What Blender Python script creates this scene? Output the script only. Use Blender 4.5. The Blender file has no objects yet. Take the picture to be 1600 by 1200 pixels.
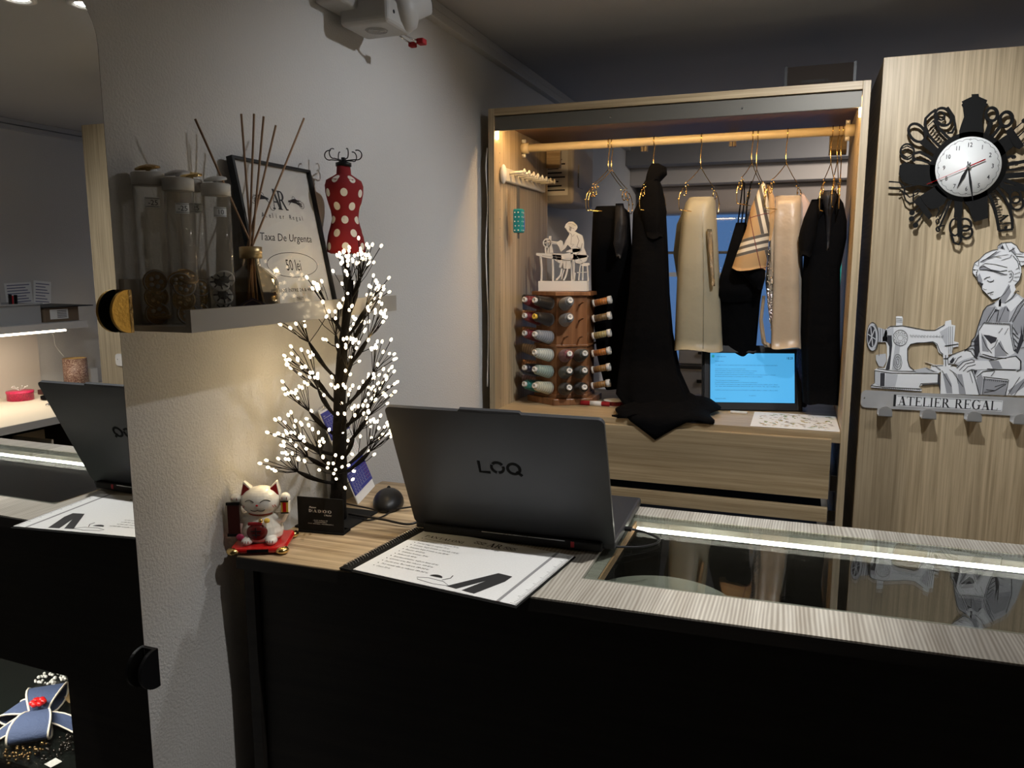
import bpy, math, random
from math import sin, cos, pi, radians as RD
from mathutils import Vector, Matrix, Euler
from mathutils.geometry import tessellate_polygon
random.seed(7)
SC = bpy.context.scene
COL = SC.collection
# ------------------------------------------------------------------ camera
F_PX = 1211.2
YAW, PITCH, ROLL = 0.35217, 0.15043, -0.0011
CZ = 1.56
_f = Vector((-sin(YAW)*cos(PITCH), cos(YAW)*cos(PITCH), -sin(PITCH)))
_r = Vector((cos(YAW), sin(YAW), 0)); _u = _r.cross(_f)
_R = _r*cos(ROLL)+_u*sin(ROLL); _U = _u*cos(ROLL)-_r*sin(ROLL)
CAMP = Vector((0, 0, CZ))
cd = bpy.data.cameras.new('camera'); cam = bpy.data.objects.new('camera', cd); COL.objects.link(cam)
cd.sensor_width = 36; cd.lens = F_PX/1600*36; cd.clip_start = 0.02
cam.matrix_world = Matrix(((_R.x, _U.x, -_f.x, 0), (_R.y, _U.y, -_f.y, 0), (_R.z, _U.z, -_f.z, CZ), (0, 0, 0, 1)))
SC.camera = cam
# ------------------------------------------------------------------ colour management, world
SC.view_settings.view_transform = 'Standard'; SC.view_settings.look = 'None'
SC.view_settings.exposure = 0.0; SC.view_settings.gamma = 1.0; SC.view_settings.use_curve_mapping = False
wd = bpy.data.worlds.new('world'); SC.world = wd; wd.use_nodes = True
wd.node_tree.nodes['Background'].inputs[0].default_value = (0.085, 0.18, 0.40, 1)   # dusk blue outside the shop window
wd.node_tree.nodes['Background'].inputs[1].default_value = 0.9
# ------------------------------------------------------------------ lights (recessed ceiling spots, the last two added as fill)
def aim(o, d): o.rotation_euler = Vector(d).to_track_quat('-Z', 'Y').to_euler()
def lamp(kind, loc, energy, color=(1, 1, 1), aim_at=None, **kw):
    l = bpy.data.lights.new('ceiling_light', kind); l.energy = energy; l.color = color
    o = bpy.data.objects.new('ceiling_light', l); COL.objects.link(o); o.location = loc
    for k, v in kw.items(): setattr(l, k, v)
    if aim_at is not None: aim(o, Vector(aim_at)-Vector(loc))
    return o
CEIL = 2.21
SPOTS = [(-0.11, 0.94), (0.14, 1.47), (0.75, 1.2), (0.5, 3.5), (0.02, 1.56)]
lamp('SPOT', (-0.11, 0.94, CEIL-.03), 38, (1, .97, .93), (-0.32, 1.04, 1.1), spot_size=RD(60), spot_blend=.8, shadow_soft_size=.010)
lamp('SPOT', (0.14, 1.47, CEIL-.03), 30, (.96, .98, 1), (0.05, 2.02, 1.42), spot_size=RD(128), spot_blend=.9, shadow_soft_size=.015)
lamp('SPOT', (0.02, 1.56, CEIL-.03), 14.5, (.93, .96, 1), (-.895, 1.58, 1.44), spot_size=RD(86), spot_blend=.85, shadow_soft_size=.012)
lamp('SPOT', (0.75, 1.2, CEIL-.03), 14, (.95, .97, 1), (1.0, 1.6, 0), spot_size=RD(130), spot_blend=.6, shadow_soft_size=.03)  # added fill for the right side of the shop reflected in the mirror
lamp('SPOT', (0.5, 3.5, CEIL-.03), 46, (1, .90, .80), (0.4, 4.2, 1.2), spot_size=RD(160), spot_blend=.8, shadow_soft_size=.04)  # added lamp that brightens the back room behind the wardrobe
def at(px, py, ax, val):
    d = _R*((px-800)/F_PX)+_U*(-(py-600)/F_PX)+_f
    i = 'xyz'.index(ax); return CAMP+d*((val-CAMP[i])/d[i])
# ------------------------------------------------------------------ materials
def _bsdf(name):
    m = bpy.data.materials.new(name); m.use_nodes = True
    return m, m.node_tree, m.node_tree.nodes['Principled BSDF']
def mat(name, c, rough=.5, metal=0, bump=0, bscale=60, bdist=.004, emis=None, estr=0, spec=.5, var=0, coat=0, sheen=0, alpha=None):
    m, nt, b = _bsdf(name)
    b.inputs['Base Color'].default_value = (*c, 1); b.inputs['Roughness'].default_value = rough
    b.inputs['Metallic'].default_value = metal; b.inputs['Specular IOR Level'].default_value = spec
    b.inputs['Coat Weight'].default_value = coat; b.inputs['Sheen Weight'].default_value = sheen
    if emis: b.inputs['Emission Color'].default_value = (*emis, 1); b.inputs['Emission Strength'].default_value = estr
    if bump or var:
        tc = nt.nodes.new('ShaderNodeTexCoord'); n = nt.nodes.new('ShaderNodeTexNoise')
        n.inputs['Scale'].default_value = bscale; n.inputs['Detail'].default_value = 4
        nt.links.new(tc.outputs['Object'], n.inputs['Vector'])
        if bump:
            bp = nt.nodes.new('ShaderNodeBump'); bp.inputs['Strength'].default_value = bump; bp.inputs['Distance'].default_value = bdist
            nt.links.new(n.outputs['Fac'], bp.inputs['Height']); nt.links.new(bp.outputs['Normal'], b.inputs['Normal'])
        if var:
            r = nt.nodes.new('ShaderNodeMapRange'); r.inputs['To Min'].default_value = 1-var; r.inputs['To Max'].default_value = 1+var
            r.inputs['From Min'].default_value = .3; r.inputs['From Max'].default_value = .7
            nt.links.new(n.outputs['Fac'], r.inputs['Value'])
            mx = nt.nodes.new('ShaderNodeVectorMath'); mx.operation = 'SCALE'; mx.inputs[0].default_value = c
            nt.links.new(r.outputs[0], mx.inputs['Scale']); nt.links.new(mx.outputs[0], b.inputs['Base Color'])
    return m
def wood(name, c1, c2, axis='z', fine=130, stave=9, rough=.45, contrast=1.0, stretch=.02, wave=False, bump=.15):
    m, nt, b = _bsdf(name); N, L = nt.nodes, nt.links
    tc = N.new('ShaderNodeTexCoord'); mp = N.new('ShaderNodeMapping')
    s = [1, 1, 1]; s['xyz'.index(axis)] = stretch; mp.inputs['Scale'].default_value = s
    L.new(tc.outputs['Object'], mp.inputs['Vector'])
    n = N.new('ShaderNodeTexNoise'); n.inputs['Scale'].default_value = fine; n.inputs['Detail'].default_value = 5; n.inputs['Roughness'].default_value = .65
    L.new(mp.outputs[0], n.inputs['Vector'])
    src = n.outputs['Fac']
    if wave:
        w = N.new('ShaderNodeTexNoise'); w.inputs['Scale'].default_value = 9; w.inputs['Detail'].default_value = 2
        mp2 = N.new('ShaderNodeMapping'); s2 = [1, 1, 1]; s2['xyz'.index(axis)] = .12; mp2.inputs['Scale'].default_value = s2
        L.new(tc.outputs['Object'], mp2.inputs['Vector']); L.new(mp2.outputs[0], w.inputs['Vector'])
        ml = N.new('ShaderNodeMath'); ml.operation = 'MULTIPLY_ADD'; ml.inputs[1].default_value = wave; L.new(w.outputs['Fac'], ml.inputs[0])
        sp_ = N.new('ShaderNodeSeparateXYZ'); L.new(tc.outputs['Object'], sp_.inputs[0]); m0 = N.new('ShaderNodeMath'); m0.operation = 'MULTIPLY'; m0.inputs[1].default_value = 1150
        L.new(sp_.outputs[0 if axis == 'y' else 1], m0.inputs[0]); L.new(m0.outputs[0], ml.inputs[2])
        sn = N.new('ShaderNodeMath'); sn.operation = 'SINE'; L.new(ml.outputs[0], sn.inputs[0])
        r = N.new('ShaderNodeMapRange'); r.inputs['From Min'].default_value = -1; r.inputs['From Max'].default_value = 1
        r.inputs['To Min'].default_value = .30; r.inputs['To Max'].default_value = .62; L.new(sn.outputs[0], r.inputs['Value'])
        mix = N.new('ShaderNodeMath'); mix.operation = 'MULTIPLY_ADD'; mix.inputs[1].default_value = .45
        L.new(n.outputs['Fac'], mix.inputs[0]); h = N.new('ShaderNodeMath'); h.operation = 'MULTIPLY'; h.inputs[1].default_value = .58
        L.new(r.outputs[0], h.inputs[0]); L.new(h.outputs[0], mix.inputs[2]); src = mix.outputs[0]
    cr = N.new('ShaderNodeValToRGB'); cr.color_ramp.elements[0].position = .5-.16/contrast; cr.color_ramp.elements[1].position = .5+.16/contrast
    cr.color_ramp.elements[0].color = (*c1, 1); cr.color_ramp.elements[1].color = (*c2, 1); L.new(src, cr.inputs['Fac'])
    st = N.new('ShaderNodeTexNoise'); st.inputs['Scale'].default_value = stave; st.inputs['Detail'].default_value = 0
    mp3 = N.new('ShaderNodeMapping'); s3 = [1, 1, 1]; s3['xyz'.index(axis)] = .03; mp3.inputs['Scale'].default_value = s3
    L.new(tc.outputs['Object'], mp3.inputs['Vector']); L.new(mp3.outputs[0], st.inputs['Vector'])
    q = N.new('ShaderNodeMapRange'); q.inputs['From Min'].default_value = .44; q.inputs['From Max'].default_value = .56
    q.inputs['To Min'].default_value = .80; q.inputs['To Max'].default_value = 1.12; L.new(st.outputs['Fac'], q.inputs['Value'])
    sc = N.new('ShaderNodeVectorMath'); sc.operation = 'SCALE'; L.new(cr.outputs[0], sc.inputs[0]); L.new(q.outputs[0], sc.inputs['Scale'])
    L.new(sc.outputs[0], b.inputs['Base Color']); b.inputs['Roughness'].default_value = rough
    if bump:
        bp = N.new('ShaderNodeBump'); bp.inputs['Strength'].default_value = bump; bp.inputs['Distance'].default_value = .001
        L.new(src, bp.inputs['Height']); L.new(bp.outputs[0], b.inputs['Normal'])
    return m
def thin_glass(name, tint=(1, 1, 1), ior=1.5, rough=0.0, milky=0):
    m = bpy.data.materials.new(name); m.use_nodes = True; nt = m.node_tree; N, L = nt.nodes, nt.links
    N.remove(N['Principled BSDF'])
    lw_ = N.new('ShaderNodeLayerWeight'); lw_.inputs['Blend'].default_value = .5; f0 = ((ior-1)/(ior+1))**2
    pw = N.new('ShaderNodeMath'); pw.operation = 'POWER'; pw.inputs[1].default_value = 5; L.new(lw_.outputs['Facing'], pw.inputs[0])
    fr = N.new('ShaderNodeMath'); fr.operation = 'MULTIPLY_ADD'; fr.inputs[1].default_value = 1-f0; fr.inputs[2].default_value = f0; L.new(pw.outputs[0], fr.inputs[0])
    t = N.new('ShaderNodeBsdfTransparent'); t.inputs[0].default_value = (*tint, 1)
    g = N.new('ShaderNodeBsdfGlossy'); g.inputs['Roughness'].default_value = rough
    mx = N.new('ShaderNodeMixShader'); L.new(fr.outputs[0], mx.inputs[0]); L.new(t.outputs[0], mx.inputs[1]); L.new(g.outputs[0], mx.inputs[2])
    out = mx.outputs[0]
    if milky:
        df = N.new('ShaderNodeBsdfDiffuse'); df.inputs[0].default_value = (.6, .56, .50, 1); m2 = N.new('ShaderNodeMixShader'); m2.inputs[0].default_value = milky
        L.new(out, m2.inputs[1]); L.new(df.outputs[0], m2.inputs[2]); out = m2.outputs[0]
    L.new(out, N['Material Output'].inputs[0]); return m
M = {}
M['wall'] = mat('white_plaster', (.60, .59, .575), .85, bump=.42, bscale=230)
M['ceil'] = mat('ceiling_paint', (.42, .41, .40), .9, bump=.1, bscale=40)
M['floor'] = mat('floor_tile', (.10, .09, .085), .5)
M['oak'] = wood('oak_vertical', (.31, .235, .14), (.56, .445, .29), 'z')
M['oakx'] = wood('oak_horizontal', (.30, .215, .115), (.50, .385, .235), 'x', stave=5)
M['oaky'] = wood('oak_deep', (.36, .27, .165), (.58, .46, .30), 'y', stave=5)
M['oakw'] = wood('oak_desk_warm', (.27, .19, .11), (.56, .43, .27), 'x', fine=90, stave=6, contrast=1.3)
M['zebra'] = wood('grey_striped_wood', (.34, .30, .245), (.68, .645, .57), 'y', fine=90, stave=4, wave=52, contrast=1.15, stretch=.04)
M['zebrax'] = wood('grey_striped_wood_cross', (.25, .22, .18), (.55, .53, .47), 'x', fine=90, stave=4, wave=30, contrast=1.2, stretch=.04)
M['blackwood'] = wood('black_oak', (.006, .005, .004), (.018, .014, .011), 'x', fine=60, stave=6, rough=.6)
M['brownwood'] = wood('stained_brown_wood', (.16, .065, .025), (.30, .14, .06), 'z', fine=60, rough=.35)
M['alu'] = mat('grey_aluminium', (.13, .12, .10), .5, .3)
M['grey'] = mat('grey_plastic', (.42, .42, .42), .5)
M['white'] = mat('white_plastic', (.75, .74, .72), .4)
M['whitegloss'] = mat('white_ceramic', (.86, .84, .78), .12, coat=.6)
M['black'] = mat('black_plastic', (.006, .006, .007), .42, spec=.35)
M['blackmatte'] = mat('black_matt', (.006, .006, .006), .8, spec=.2)
M['blackgloss'] = mat('black_gloss', (.008, .008, .008), .12)
M['lid'] = mat('laptop_grey_shell', (.060, .063, .070), .40, .45)
M['lidlogo'] = mat('laptop_logo_black', (.002, .002, .002), .6, spec=.1)
M['darkgrey'] = mat('dark_grey_plastic', (.03, .03, .033), .4)
M['gold'] = mat('polished_gold', (.83, .60, .25), .18, 1)
M['brushgold'] = mat('brushed_gold', (.85, .52, .12), .38, 1, bump=.3, bscale=200)
M['oldgold'] = mat('antique_gold', (.45, .30, .12), .28, 1, bump=.8, bscale=160)
M['chrome'] = mat('chrome', (.75, .75, .77), .12, 1)
M['silver'] = mat('silver_print', (.62, .62, .64), .28, .35)
M['paper'] = mat('white_paper', (.83, .84, .84), .7, var=.03, bscale=300)
M['ink'] = mat('black_ink', (.012, .012, .014), .6)
M['red'] = mat('red_lacquer', (.55, .012, .012), .2, coat=.5)
M['redcloth'] = mat('red_cloth', (.30, .006, .010), .8)
M['redplastic'] = mat('red_plastic', (.5, .02, .03), .35)
M['cream'] = mat('cream_cloth', (.78, .72, .62), .8)
M['glass'] = thin_glass('clear_glass', (.97, .985, .975))
M['counterglass'] = thin_glass('counter_glass', (.86, .89, .87), 1.75)
M['picglass'] = thin_glass('picture_glass', (.97, .97, .97), 1.35)
M['tubeplastic'] = thin_glass('tube_plastic', (.95, .94, .92), 1.4, .05, .10)
M['mirror'] = mat('mirror_silver', (.93, .94, .93), 0.0, 1)
M['ledw'] = mat('led_strip_white', (1, 1, 1), .5, emis=(1, .93, .80), estr=14)
M['ledc'] = mat('led_strip_desk', (1, 1, 1), .5, emis=(1, .86, .66), estr=10)
M['ledo'] = mat('led_strip_warm', (1, .8, .5), .5, emis=(1, .64, .29), estr=62)
M['bulb'] = mat('lit_bulb', (1, .9, .7), .4, emis=(1, .80, .52), estr=7)
# ------------------------------------------------------------------ mesh builder
class MB:
    def __init__(s): s.v = []; s.f = []; s.m = []; s.s = []
    def add(s, vs, fs, mi=0, sm=False, X=None):
        b = len(s.v)
        s.v += [tuple(X @ Vector(p)) if X is not None else tuple(p) for p in vs]
        for f in fs: s.f.append(tuple(b+i for i in f)); s.m.append(mi); s.s.append(sm)
        return s
    def box(s, a, b, mi=0, X=None):
        x0, y0, z0 = a; x1, y1, z1 = b
        v = [(x, y, z) for z in (z0, z1) for y in (y0, y1) for x in (x0, x1)]
        return s.add(v, [(0, 2, 3, 1), (4, 5, 7, 6), (0, 1, 5, 4), (2, 6, 7, 3), (0, 4, 6, 2), (1, 3, 7, 5)], mi, False, X)
    def tube(s, pts, r, n=8, mi=0, closed=False, cap=True, sm=True):
        P = [Vector(p) for p in pts]; k = len(P); rs = r if isinstance(r, (list, tuple)) else [r]*k
        up = Vector((0, 0, 1)); vs = []; prev = None
        for i in range(k):
            a = P[i-1] if (i > 0 or closed) else P[i]; c = P[(i+1) % k] if (i < k-1 or closed) else P[i]
            t = (c-a); t = t.normalized() if t.length > 1e-9 else Vector((0, 0, 1))
            if prev is None:
                h = up if abs(t.z) < .9 else Vector((1, 0, 0)); n1 = t.cross(h).normalized()
            else:
                n1 = prev-t*prev.dot(t); n1 = n1.normalized() if n1.length > 1e-6 else t.orthogonal().normalized()
            prev = n1; n2 = t.cross(n1)
            for j in range(n):
                q = 2*pi*j/n; vs.append(P[i]+(n1*cos(q)+n2*sin(q))*rs[i])
        fs = []
        for i in range(k if closed else k-1):
            for j in range(n):
                i2 = (i+1) % k; fs.append((i*n+j, i*n+(j+1) % n, i2*n+(j+1) % n, i2*n+j))
        if cap and not closed: fs += [tuple(range(n))[::-1], tuple((k-1)*n+j for j in range(n))]
        return s.add(vs, fs, mi, sm)
    def cyl(s, a, b, r, n=24, mi=0, r2=None): return s.tube([a, b], [r, r if r2 is None else r2], n, mi)
    def lathe(s, prof, n=32, mi=0, X=None, sm=True, sx=1, sy=1):
        vs = []; fs = []; k = len(prof)
        for r, z in prof:
            for j in range(n): vs.append((r*cos(2*pi*j/n)*sx, r*sin(2*pi*j/n)*sy, z))
        for i in range(k-1):
            for j in range(n): fs.append((i*n+j, i*n+(j+1) % n, (i+1)*n+(j+1) % n, (i+1)*n+j))
        if prof[0][0] > 1e-6: fs.append(tuple(range(n))[::-1])
        if prof[-1][0] > 1e-6: fs.append(tuple((k-1)*n+j for j in range(n)))
        return s.add(vs, fs, mi, sm, X)
    def ball(s, c, r, n=16, mi=0, X=None):
        if not isinstance(r, (list, tuple)): r = (r, r, r)
        k = max(6, n//2)
        T = Matrix.Translation(c) @ Matrix.Diagonal((*r, 1))
        if X is not None: T = X @ T
        return s.lathe([(sin(pi*i/k), -cos(pi*i/k)) for i in range(k+1)], n, mi, T)
    def prism(s, pts, d0, d1, mi=0, X=None, holes=()):
        """2D polygon in local xz plane extruded from y=d0 (front) to y=d1"""
        loops = [list(pts)]+[list(h) for h in holes]
        flat = [p for l in loops for p in l]; n = len(flat)
        tri = tessellate_polygon([[Vector((p[0], p[1], 0)) for p in l] for l in loops])
        vs = [(p[0], d0, p[1]) for p in flat]+[(p[0], d1, p[1]) for p in flat]
        fs = []
        for t in tri:
            a, b, c = (Vector(flat[i]) for i in t)
            cr = (b.x-a.x)*(c.y-a.y)-(b.y-a.y)*(c.x-a.x)
            t = tuple(t) if cr > 0 else tuple(t[::-1])
            fs.append(t); fs.append(tuple(i+n for i in t[::-1]))
        b = 0
        for l in loops:
            k = len(l)
            ar = sum(l[i][0]*l[(i+1) % k][1]-l[(i+1) % k][0]*l[i][1] for i in range(k))
            flip = (ar > 0) != (l is loops[0])
            for i in range(k):
                q = (b+i, b+(i+1) % k, b+(i+1) % k+n, b+i+n)
                fs.append(q[::-1] if not flip else q)
            b += k
        return s.add(vs, fs, mi, False, X)
    def strip(s, pts, w, d0, d1, mi=0, X=None, closed=False):
        P = [Vector(p[:2]) for p in pts]; k = len(P); L = []; R = []
        for i in range(k):
            a = P[i-1] if (i or closed) else P[i]; c = P[(i+1) % k] if (i < k-1 or closed) else P[i]
            t = (c-a); t = t.normalized() if t.length > 1e-9 else Vector((1, 0)); nn = Vector((-t.y, t.x))
            ww = w[i] if isinstance(w, (list, tuple)) else w
            L.append(P[i]+nn*ww/2); R.append(P[i]-nn*ww/2)
        m = k if closed else k-1
        vs = [(p.x, d0, p.y) for p in L]+[(p.x, d0, p.y) for p in R]+[(p.x, d1, p.y) for p in L]+[(p.x, d1, p.y) for p in R]
        fs = []
        for i in range(m):
            j = (i+1) % k
            fs += [(i, k+i, k+j, j), (2*k+i, 2*k+j, 3*k+j, 3*k+i), (i, j, 2*k+j, 2*k+i), (k+i, 3*k+i, 3*k+j, k+j)]
        if not closed: fs += [(0, 2*k, 3*k, k), (k-1, 2*k-1, 4*k-1, 3*k-1)]
        return s.add(vs, fs, mi, False, X)
    def build(s, name, mats, parent=None, loc=None, rot=None, bevel=0, label=None, sub=0, seg=2):
        me = bpy.data.meshes.new(name); me.from_pydata(s.v, [], s.f)
        if not isinstance(mats, (list, tuple)): mats = [mats]
        for m in mats: me.materials.append(M[m] if isinstance(m, str) else m)
        me.polygons.foreach_set('material_index', s.m); me.polygons.foreach_set('use_smooth', s.s); me.update()
        o = bpy.data.objects.new(name, me); COL.objects.link(o)
        if parent: o.parent = parent
        if loc is not None: o.location = loc
        if rot is not None: o.rotation_euler = rot
        if bevel:
            b = o.modifiers.new('bevel', 'BEVEL'); b.width = bevel; b.segments = seg; b.limit_method = 'ANGLE'; b.angle_limit = RD(40)
        if sub: o.modifiers.new('sub', 'SUBSURF').levels = sub; o.modifiers['sub'].render_levels = sub
        if label: o['label'] = label
        return o
def thing(name, label, cat, loc=(0, 0, 0), rotz=0, group=None, rot=None):
    o = bpy.data.objects.new(name, None); COL.objects.link(o); o.location = loc; o.empty_display_size = .05
    o.rotation_euler = rot if rot else (0, 0, rotz); return tag(o, label, cat, group)
def tag(o, label, cat, group=None, kind=None):
    if label: o['label'] = label
    if cat: o['category'] = cat
    if group: o['group'] = group
    if kind: o['kind'] = kind
    return o
def struct(o): o['kind'] = 'structure'; return o
def copy_tree(o, parent=None):
    c = o.copy(); COL.objects.link(c)
    if parent: c.parent = parent
    for ch in list(o.children): copy_tree(ch, c)
    return c
# text as mesh
_tc = {}
def text_data(t, bold=0):
    k = (t, bold)
    if k not in _tc:
        c = bpy.data.curves.new('t', 'FONT'); c.body = t; c.size = 1; c.resolution_u = 2; c.offset = bold; c.align_x = 'LEFT'
        o = bpy.data.objects.new('t', c); COL.objects.link(o)
        dg = bpy.context.evaluated_depsgraph_get(); me = bpy.data.meshes.new_from_object(o.evaluated_get(dg))
        vs = [(v.co.x, v.co.y) for v in me.vertices]; fs = [tuple(p.vertices) for p in me.polygons]
        bpy.data.objects.remove(o); bpy.data.curves.remove(c); bpy.data.meshes.remove(me)
        _tc[k] = (vs, fs)
    return _tc[k]
def add_text(mb, t, x, z, h, X=None, mi=0, d=0, bold=0, shear=0, sx=1, align='l', width=None):
    """flat lettering in local xz plane at depth d; h = cap height"""
    vs, fs = text_data(t, bold)
    if not vs: return
    s = h/.70; w = max(v[0] for v in vs); 
    if width: sx = width/(w*s)
    W_ = w*s*sx; x0 = x-(W_/2 if align == 'c' else W_ if align == 'r' else 0)
    mb.add([(x0+(v[0]*sx+v[1]*shear)*s, d, z+v[1]*s) for v in vs], fs, mi, False, X)
# serif capitals
def _ring(cx, cy, rx, ry, T, t, a0=0, a1=360, n=20):
    out = []
    for i in range(n):
        q = [RD(a0+(a1-a0)*(i+k)/n) for k in (0, 1)]
        out.append([(cx+rx*cos(q[0]), cy+ry*sin(q[0])), (cx+rx*cos(q[1]), cy+ry*sin(q[1])), (cx+(rx-T)*cos(q[1]), cy+(ry-t)*sin(q[1])), (cx+(rx-T)*cos(q[0]), cy+(ry-t)*sin(q[0]))])
    return out
def _r(x0, y0, x1, y1): return [(x0, y0), (x1, y0), (x1, y1), (x0, y1)]
def _d(xa, ya, xb, yb, w): return [(xa-w/2, ya), (xa+w/2, ya), (xb+w/2, yb), (xb-w/2, yb)]
def _v(x, T=.16, s=.09, t=.05, top=True, bot=True):
    o = [_r(x, 0, x+T, 1)]
    if bot: o.append(_r(x-s, 0, x+T+s, t))
    if top: o.append(_r(x-s, 1-t, x+T+s, 1))
    return o
def glyph(c):
    T, t = .19, .07
    if c == 'A': return [_d(.12, 0, .42, 1, .06), _d(.72, 0, .42, 1, T+.02), _r(.2, .33, .62, .33+t), _r(0, 0, .25, t), _r(.52, 0, .88, t)], .9
    if c == 'T': return _v(.34, top=False)+[_r(0, 1-t, .84, 1), _d(.02, .76, .02, 1, .05), _d(.82, .76, .82, 1, .05)], .88
    if c == 'E': return _v(.1)+[_r(.1, 0, .74, t), _r(.1, 1-t, .70, 1), _r(.2, .48, .52, .48+t), _d(.72, 0, .74, .25, .05), _d(.68, 1, .68, .78, .05), _d(.52, .38, .52, .64, .04)], .8
    if c == 'L': return _v(.1)+[_r(.1, 0, .72, t), _d(.7, 0, .73, .27, .05)], .76
    if c == 'I': return _v(.1), .42
    if c == 'R': return _v(.1)+_ring(.36, .74, .32, .26, T, t, -90, 90)+[_r(.1, 1-t, .36, 1), _r(.1, .48, .4, .48+t), _d(.78, 0, .42, .5, T), _r(.68, 0, .95, t)], .93
    if c == 'P': return _v(.1)+_ring(.36, .72, .33, .28, T, t, -90, 90)+[_r(.1, 1-t, .36, 1), _r(.1, .44, .38, .44+t)], .76
    if c == 'D': return _v(.1)+_ring(.36, .5, .46, .5, T, t, -90, 90)+[_r(.1, 1-t, .38, 1), _r(.1, 0, .38, t)], .92
    if c == 'B': return _v(.1)+_ring(.36, .75, .28, .25, T, t, -90, 90)+_ring(.36, .26, .34, .26, T, t, -90, 90), .8
    if c in 'OQ': return _ring(.48, .5, .46, .52, T, t)+([_d(.85, -.2, .5, .1, .1)] if c == 'Q' else []), .98
    if c == 'C': return _ring(.48, .5, .46, .52, T, t, 45, 318)+[_d(.82, .68, .84, 1, .05)], .9
    if c == 'G': return _ring(.48, .5, .46, .52, T, t, 45, 325)+[_d(.82, .70, .84, 1, .05), _r(.70, .08, .86, .42), _r(.60, .42, .96, .42+t)], 1.0
    if c == 'N': return [_d(.16, 0, .16, 1, .06), _d(.78, 0, .78, 1, .06), _d(.76, 0, .2, 1, T), _r(.02, 0, .3, t), _r(0, 1-t, .26, 1), _r(.64, 1-t, .92, 1)], .95
    if c == 'M': return [_d(.16, 0, .18, 1, .06), _r(.86, 0, 1.02, 1), _d(.52, 0, .24, 1, T), _d(.52, 0, .88, 1, .06), _r(.02, 0, .3, t), _r(.76, 0, 1.12, t), _r(0, 1-t, .3, 1), _r(.8, 1-t, 1.12, 1)], 1.16
    if c == 'U': return [_r(.1, .3, .26, 1), _d(.78, .3, .78, 1, .06), _r(0, 1-t, .36, 1), _r(.66, 1-t, .9, 1)]+_ring(.455, .3, .355, .32, .1, t, 180, 360, 12), .95
    if c == 'V': return [_d(.44, 0, .14, 1, T), _d(.44, 0, .74, 1, .06), _r(0, 1-t, .3, 1), _r(.6, 1-t, .88, 1)], .9
    if c == 'X': return [_d(.75, 0, .15, 1, T), _d(.12, 0, .74, 1, .06), _r(0, 0, .26, t), _r(.6, 0, .9, t), _r(0, 1-t, .3, 1), _r(.6, 1-t, .88, 1)], .92
    if c == 'S': return _ring(.38, .74, .3, .26, .12, t, 20, 270, 14)+_ring(.38, .26, .32, .26, .12, t, -160, 90, 14), .76
    if c == '|': return [_r(.15, -.05, .19, 1.05)], .36
    if c == '5': return _ring(.34, .32, .3, .32, .12, t, -150, 120, 14)+[_r(.1, .5, .16, 1), _r(.1, .92, .6, 1)], .72
    if c == '0': return _ring(.36, .5, .3, .52, .13, t), .76
    return [], .4
def add_serif(mb, t, x, z, h, X=None, mi=0, d=0, sx=1, align='l', width=None, shear=0, gap=.04):
    tot = sum(glyph(c)[1]+gap for c in t)
    if width: sx = width/(tot*h)
    W_ = tot*h*sx; x0 = x-(W_/2 if align == 'c' else 0)
    for c in t:
        ps, w = glyph(c)
        for p in ps:
            vs = [(x0+(a+b*shear)*h*sx, d, z+b*h) for a, b in p]
            k = len(vs); ar = sum(vs[i][0]*vs[(i+1) % k][2]-vs[(i+1) % k][0]*vs[i][2] for i in range(k))
            mb.add(vs, [tuple(range(k)) if ar > 0 else tuple(range(k))[::-1]], mi, False, X)
        x0 += (w+gap)*h*sx
def curl(cx, cz, r0, r1, a0, a1, n=14): return [(cx+(r0+(r1-r0)*i/n)*cos(RD(a0+(a1-a0)*i/n)), cz+(r0+(r1-r0)*i/n)*sin(RD(a0+(a1-a0)*i/n))) for i in range(n+1)]
def bez(p0, p1, p2, p3, n=10):
    o = []
    for i in range(n+1):
        t = i/n; a = [(1-t)**3, 3*(1-t)**2*t, 3*(1-t)*t*t, t**3]
        o.append(tuple(sum(w*p[k] for w, p in zip(a, (p0, p1, p2, p3))) for k in range(len(p0))))
    return o
# ------------------------------------------------------------------ the room
WX = -0.895          # face of the left wall
RX = 1.648            # face of the right wall
BY = 4.6             # back wall
FY = -2.6
struct(MB().box((WX-.3, FY-.3, -.1), (RX+.3, BY+.3, 0)).build('floor', 'floor'))
struct(MB().box((WX-.3, FY-.3, CEIL), (RX+.3, BY+.3, CEIL+.1)).build('ceiling', 'ceil'))
struct(MB().box((WX-.12, FY, 0), (WX, BY, CEIL)).build('wall_left', 'wall'))
struct(MB().box((RX, FY, 0), (RX+.12, BY, CEIL)).build('wall_right', 'wall'))
struct(MB().box((WX-.12, FY-.12, 0), (RX+.12, FY, CEIL)).build('wall_front', 'wall'))
# back wall with a wide window opening
wz0, wz1 = .62, 1.93
wb = MB(); wb.box((WX, BY, 0), (RX, BY+.12, wz0)); wb.box((WX, BY, wz1), (RX, BY+.12, CEIL))
wb.box((WX, BY, wz0), (-.85, BY+.12, wz1)); wb.box((1.45, BY, wz0), (RX, BY+.12, wz1))
struct(wb.build('wall_back', 'wall'))
wf = MB()
for x in (-.85, -.30, .42, 1.10, 1.41): wf.box((x, BY+.02, wz0), (x+.04, BY+.06, wz1))
wf.box((-.85, BY+.02, wz0), (1.45, BY+.06, wz0+.04)); wf.box((-.85, BY+.02, wz1-.04), (1.45, BY+.06, wz1)); wf.box((-.85, BY+.02, 1.50), (1.45, BY+.06, 1.525))
w1 = struct(wf.build('window_1', mat('window_frame_white', (.5, .52, .55), .5)))
MB().box((-.85, BY+.035, wz0+.02), (1.45, BY+.041, wz1-.02)).build('pane', 'glass', w1)
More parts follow.
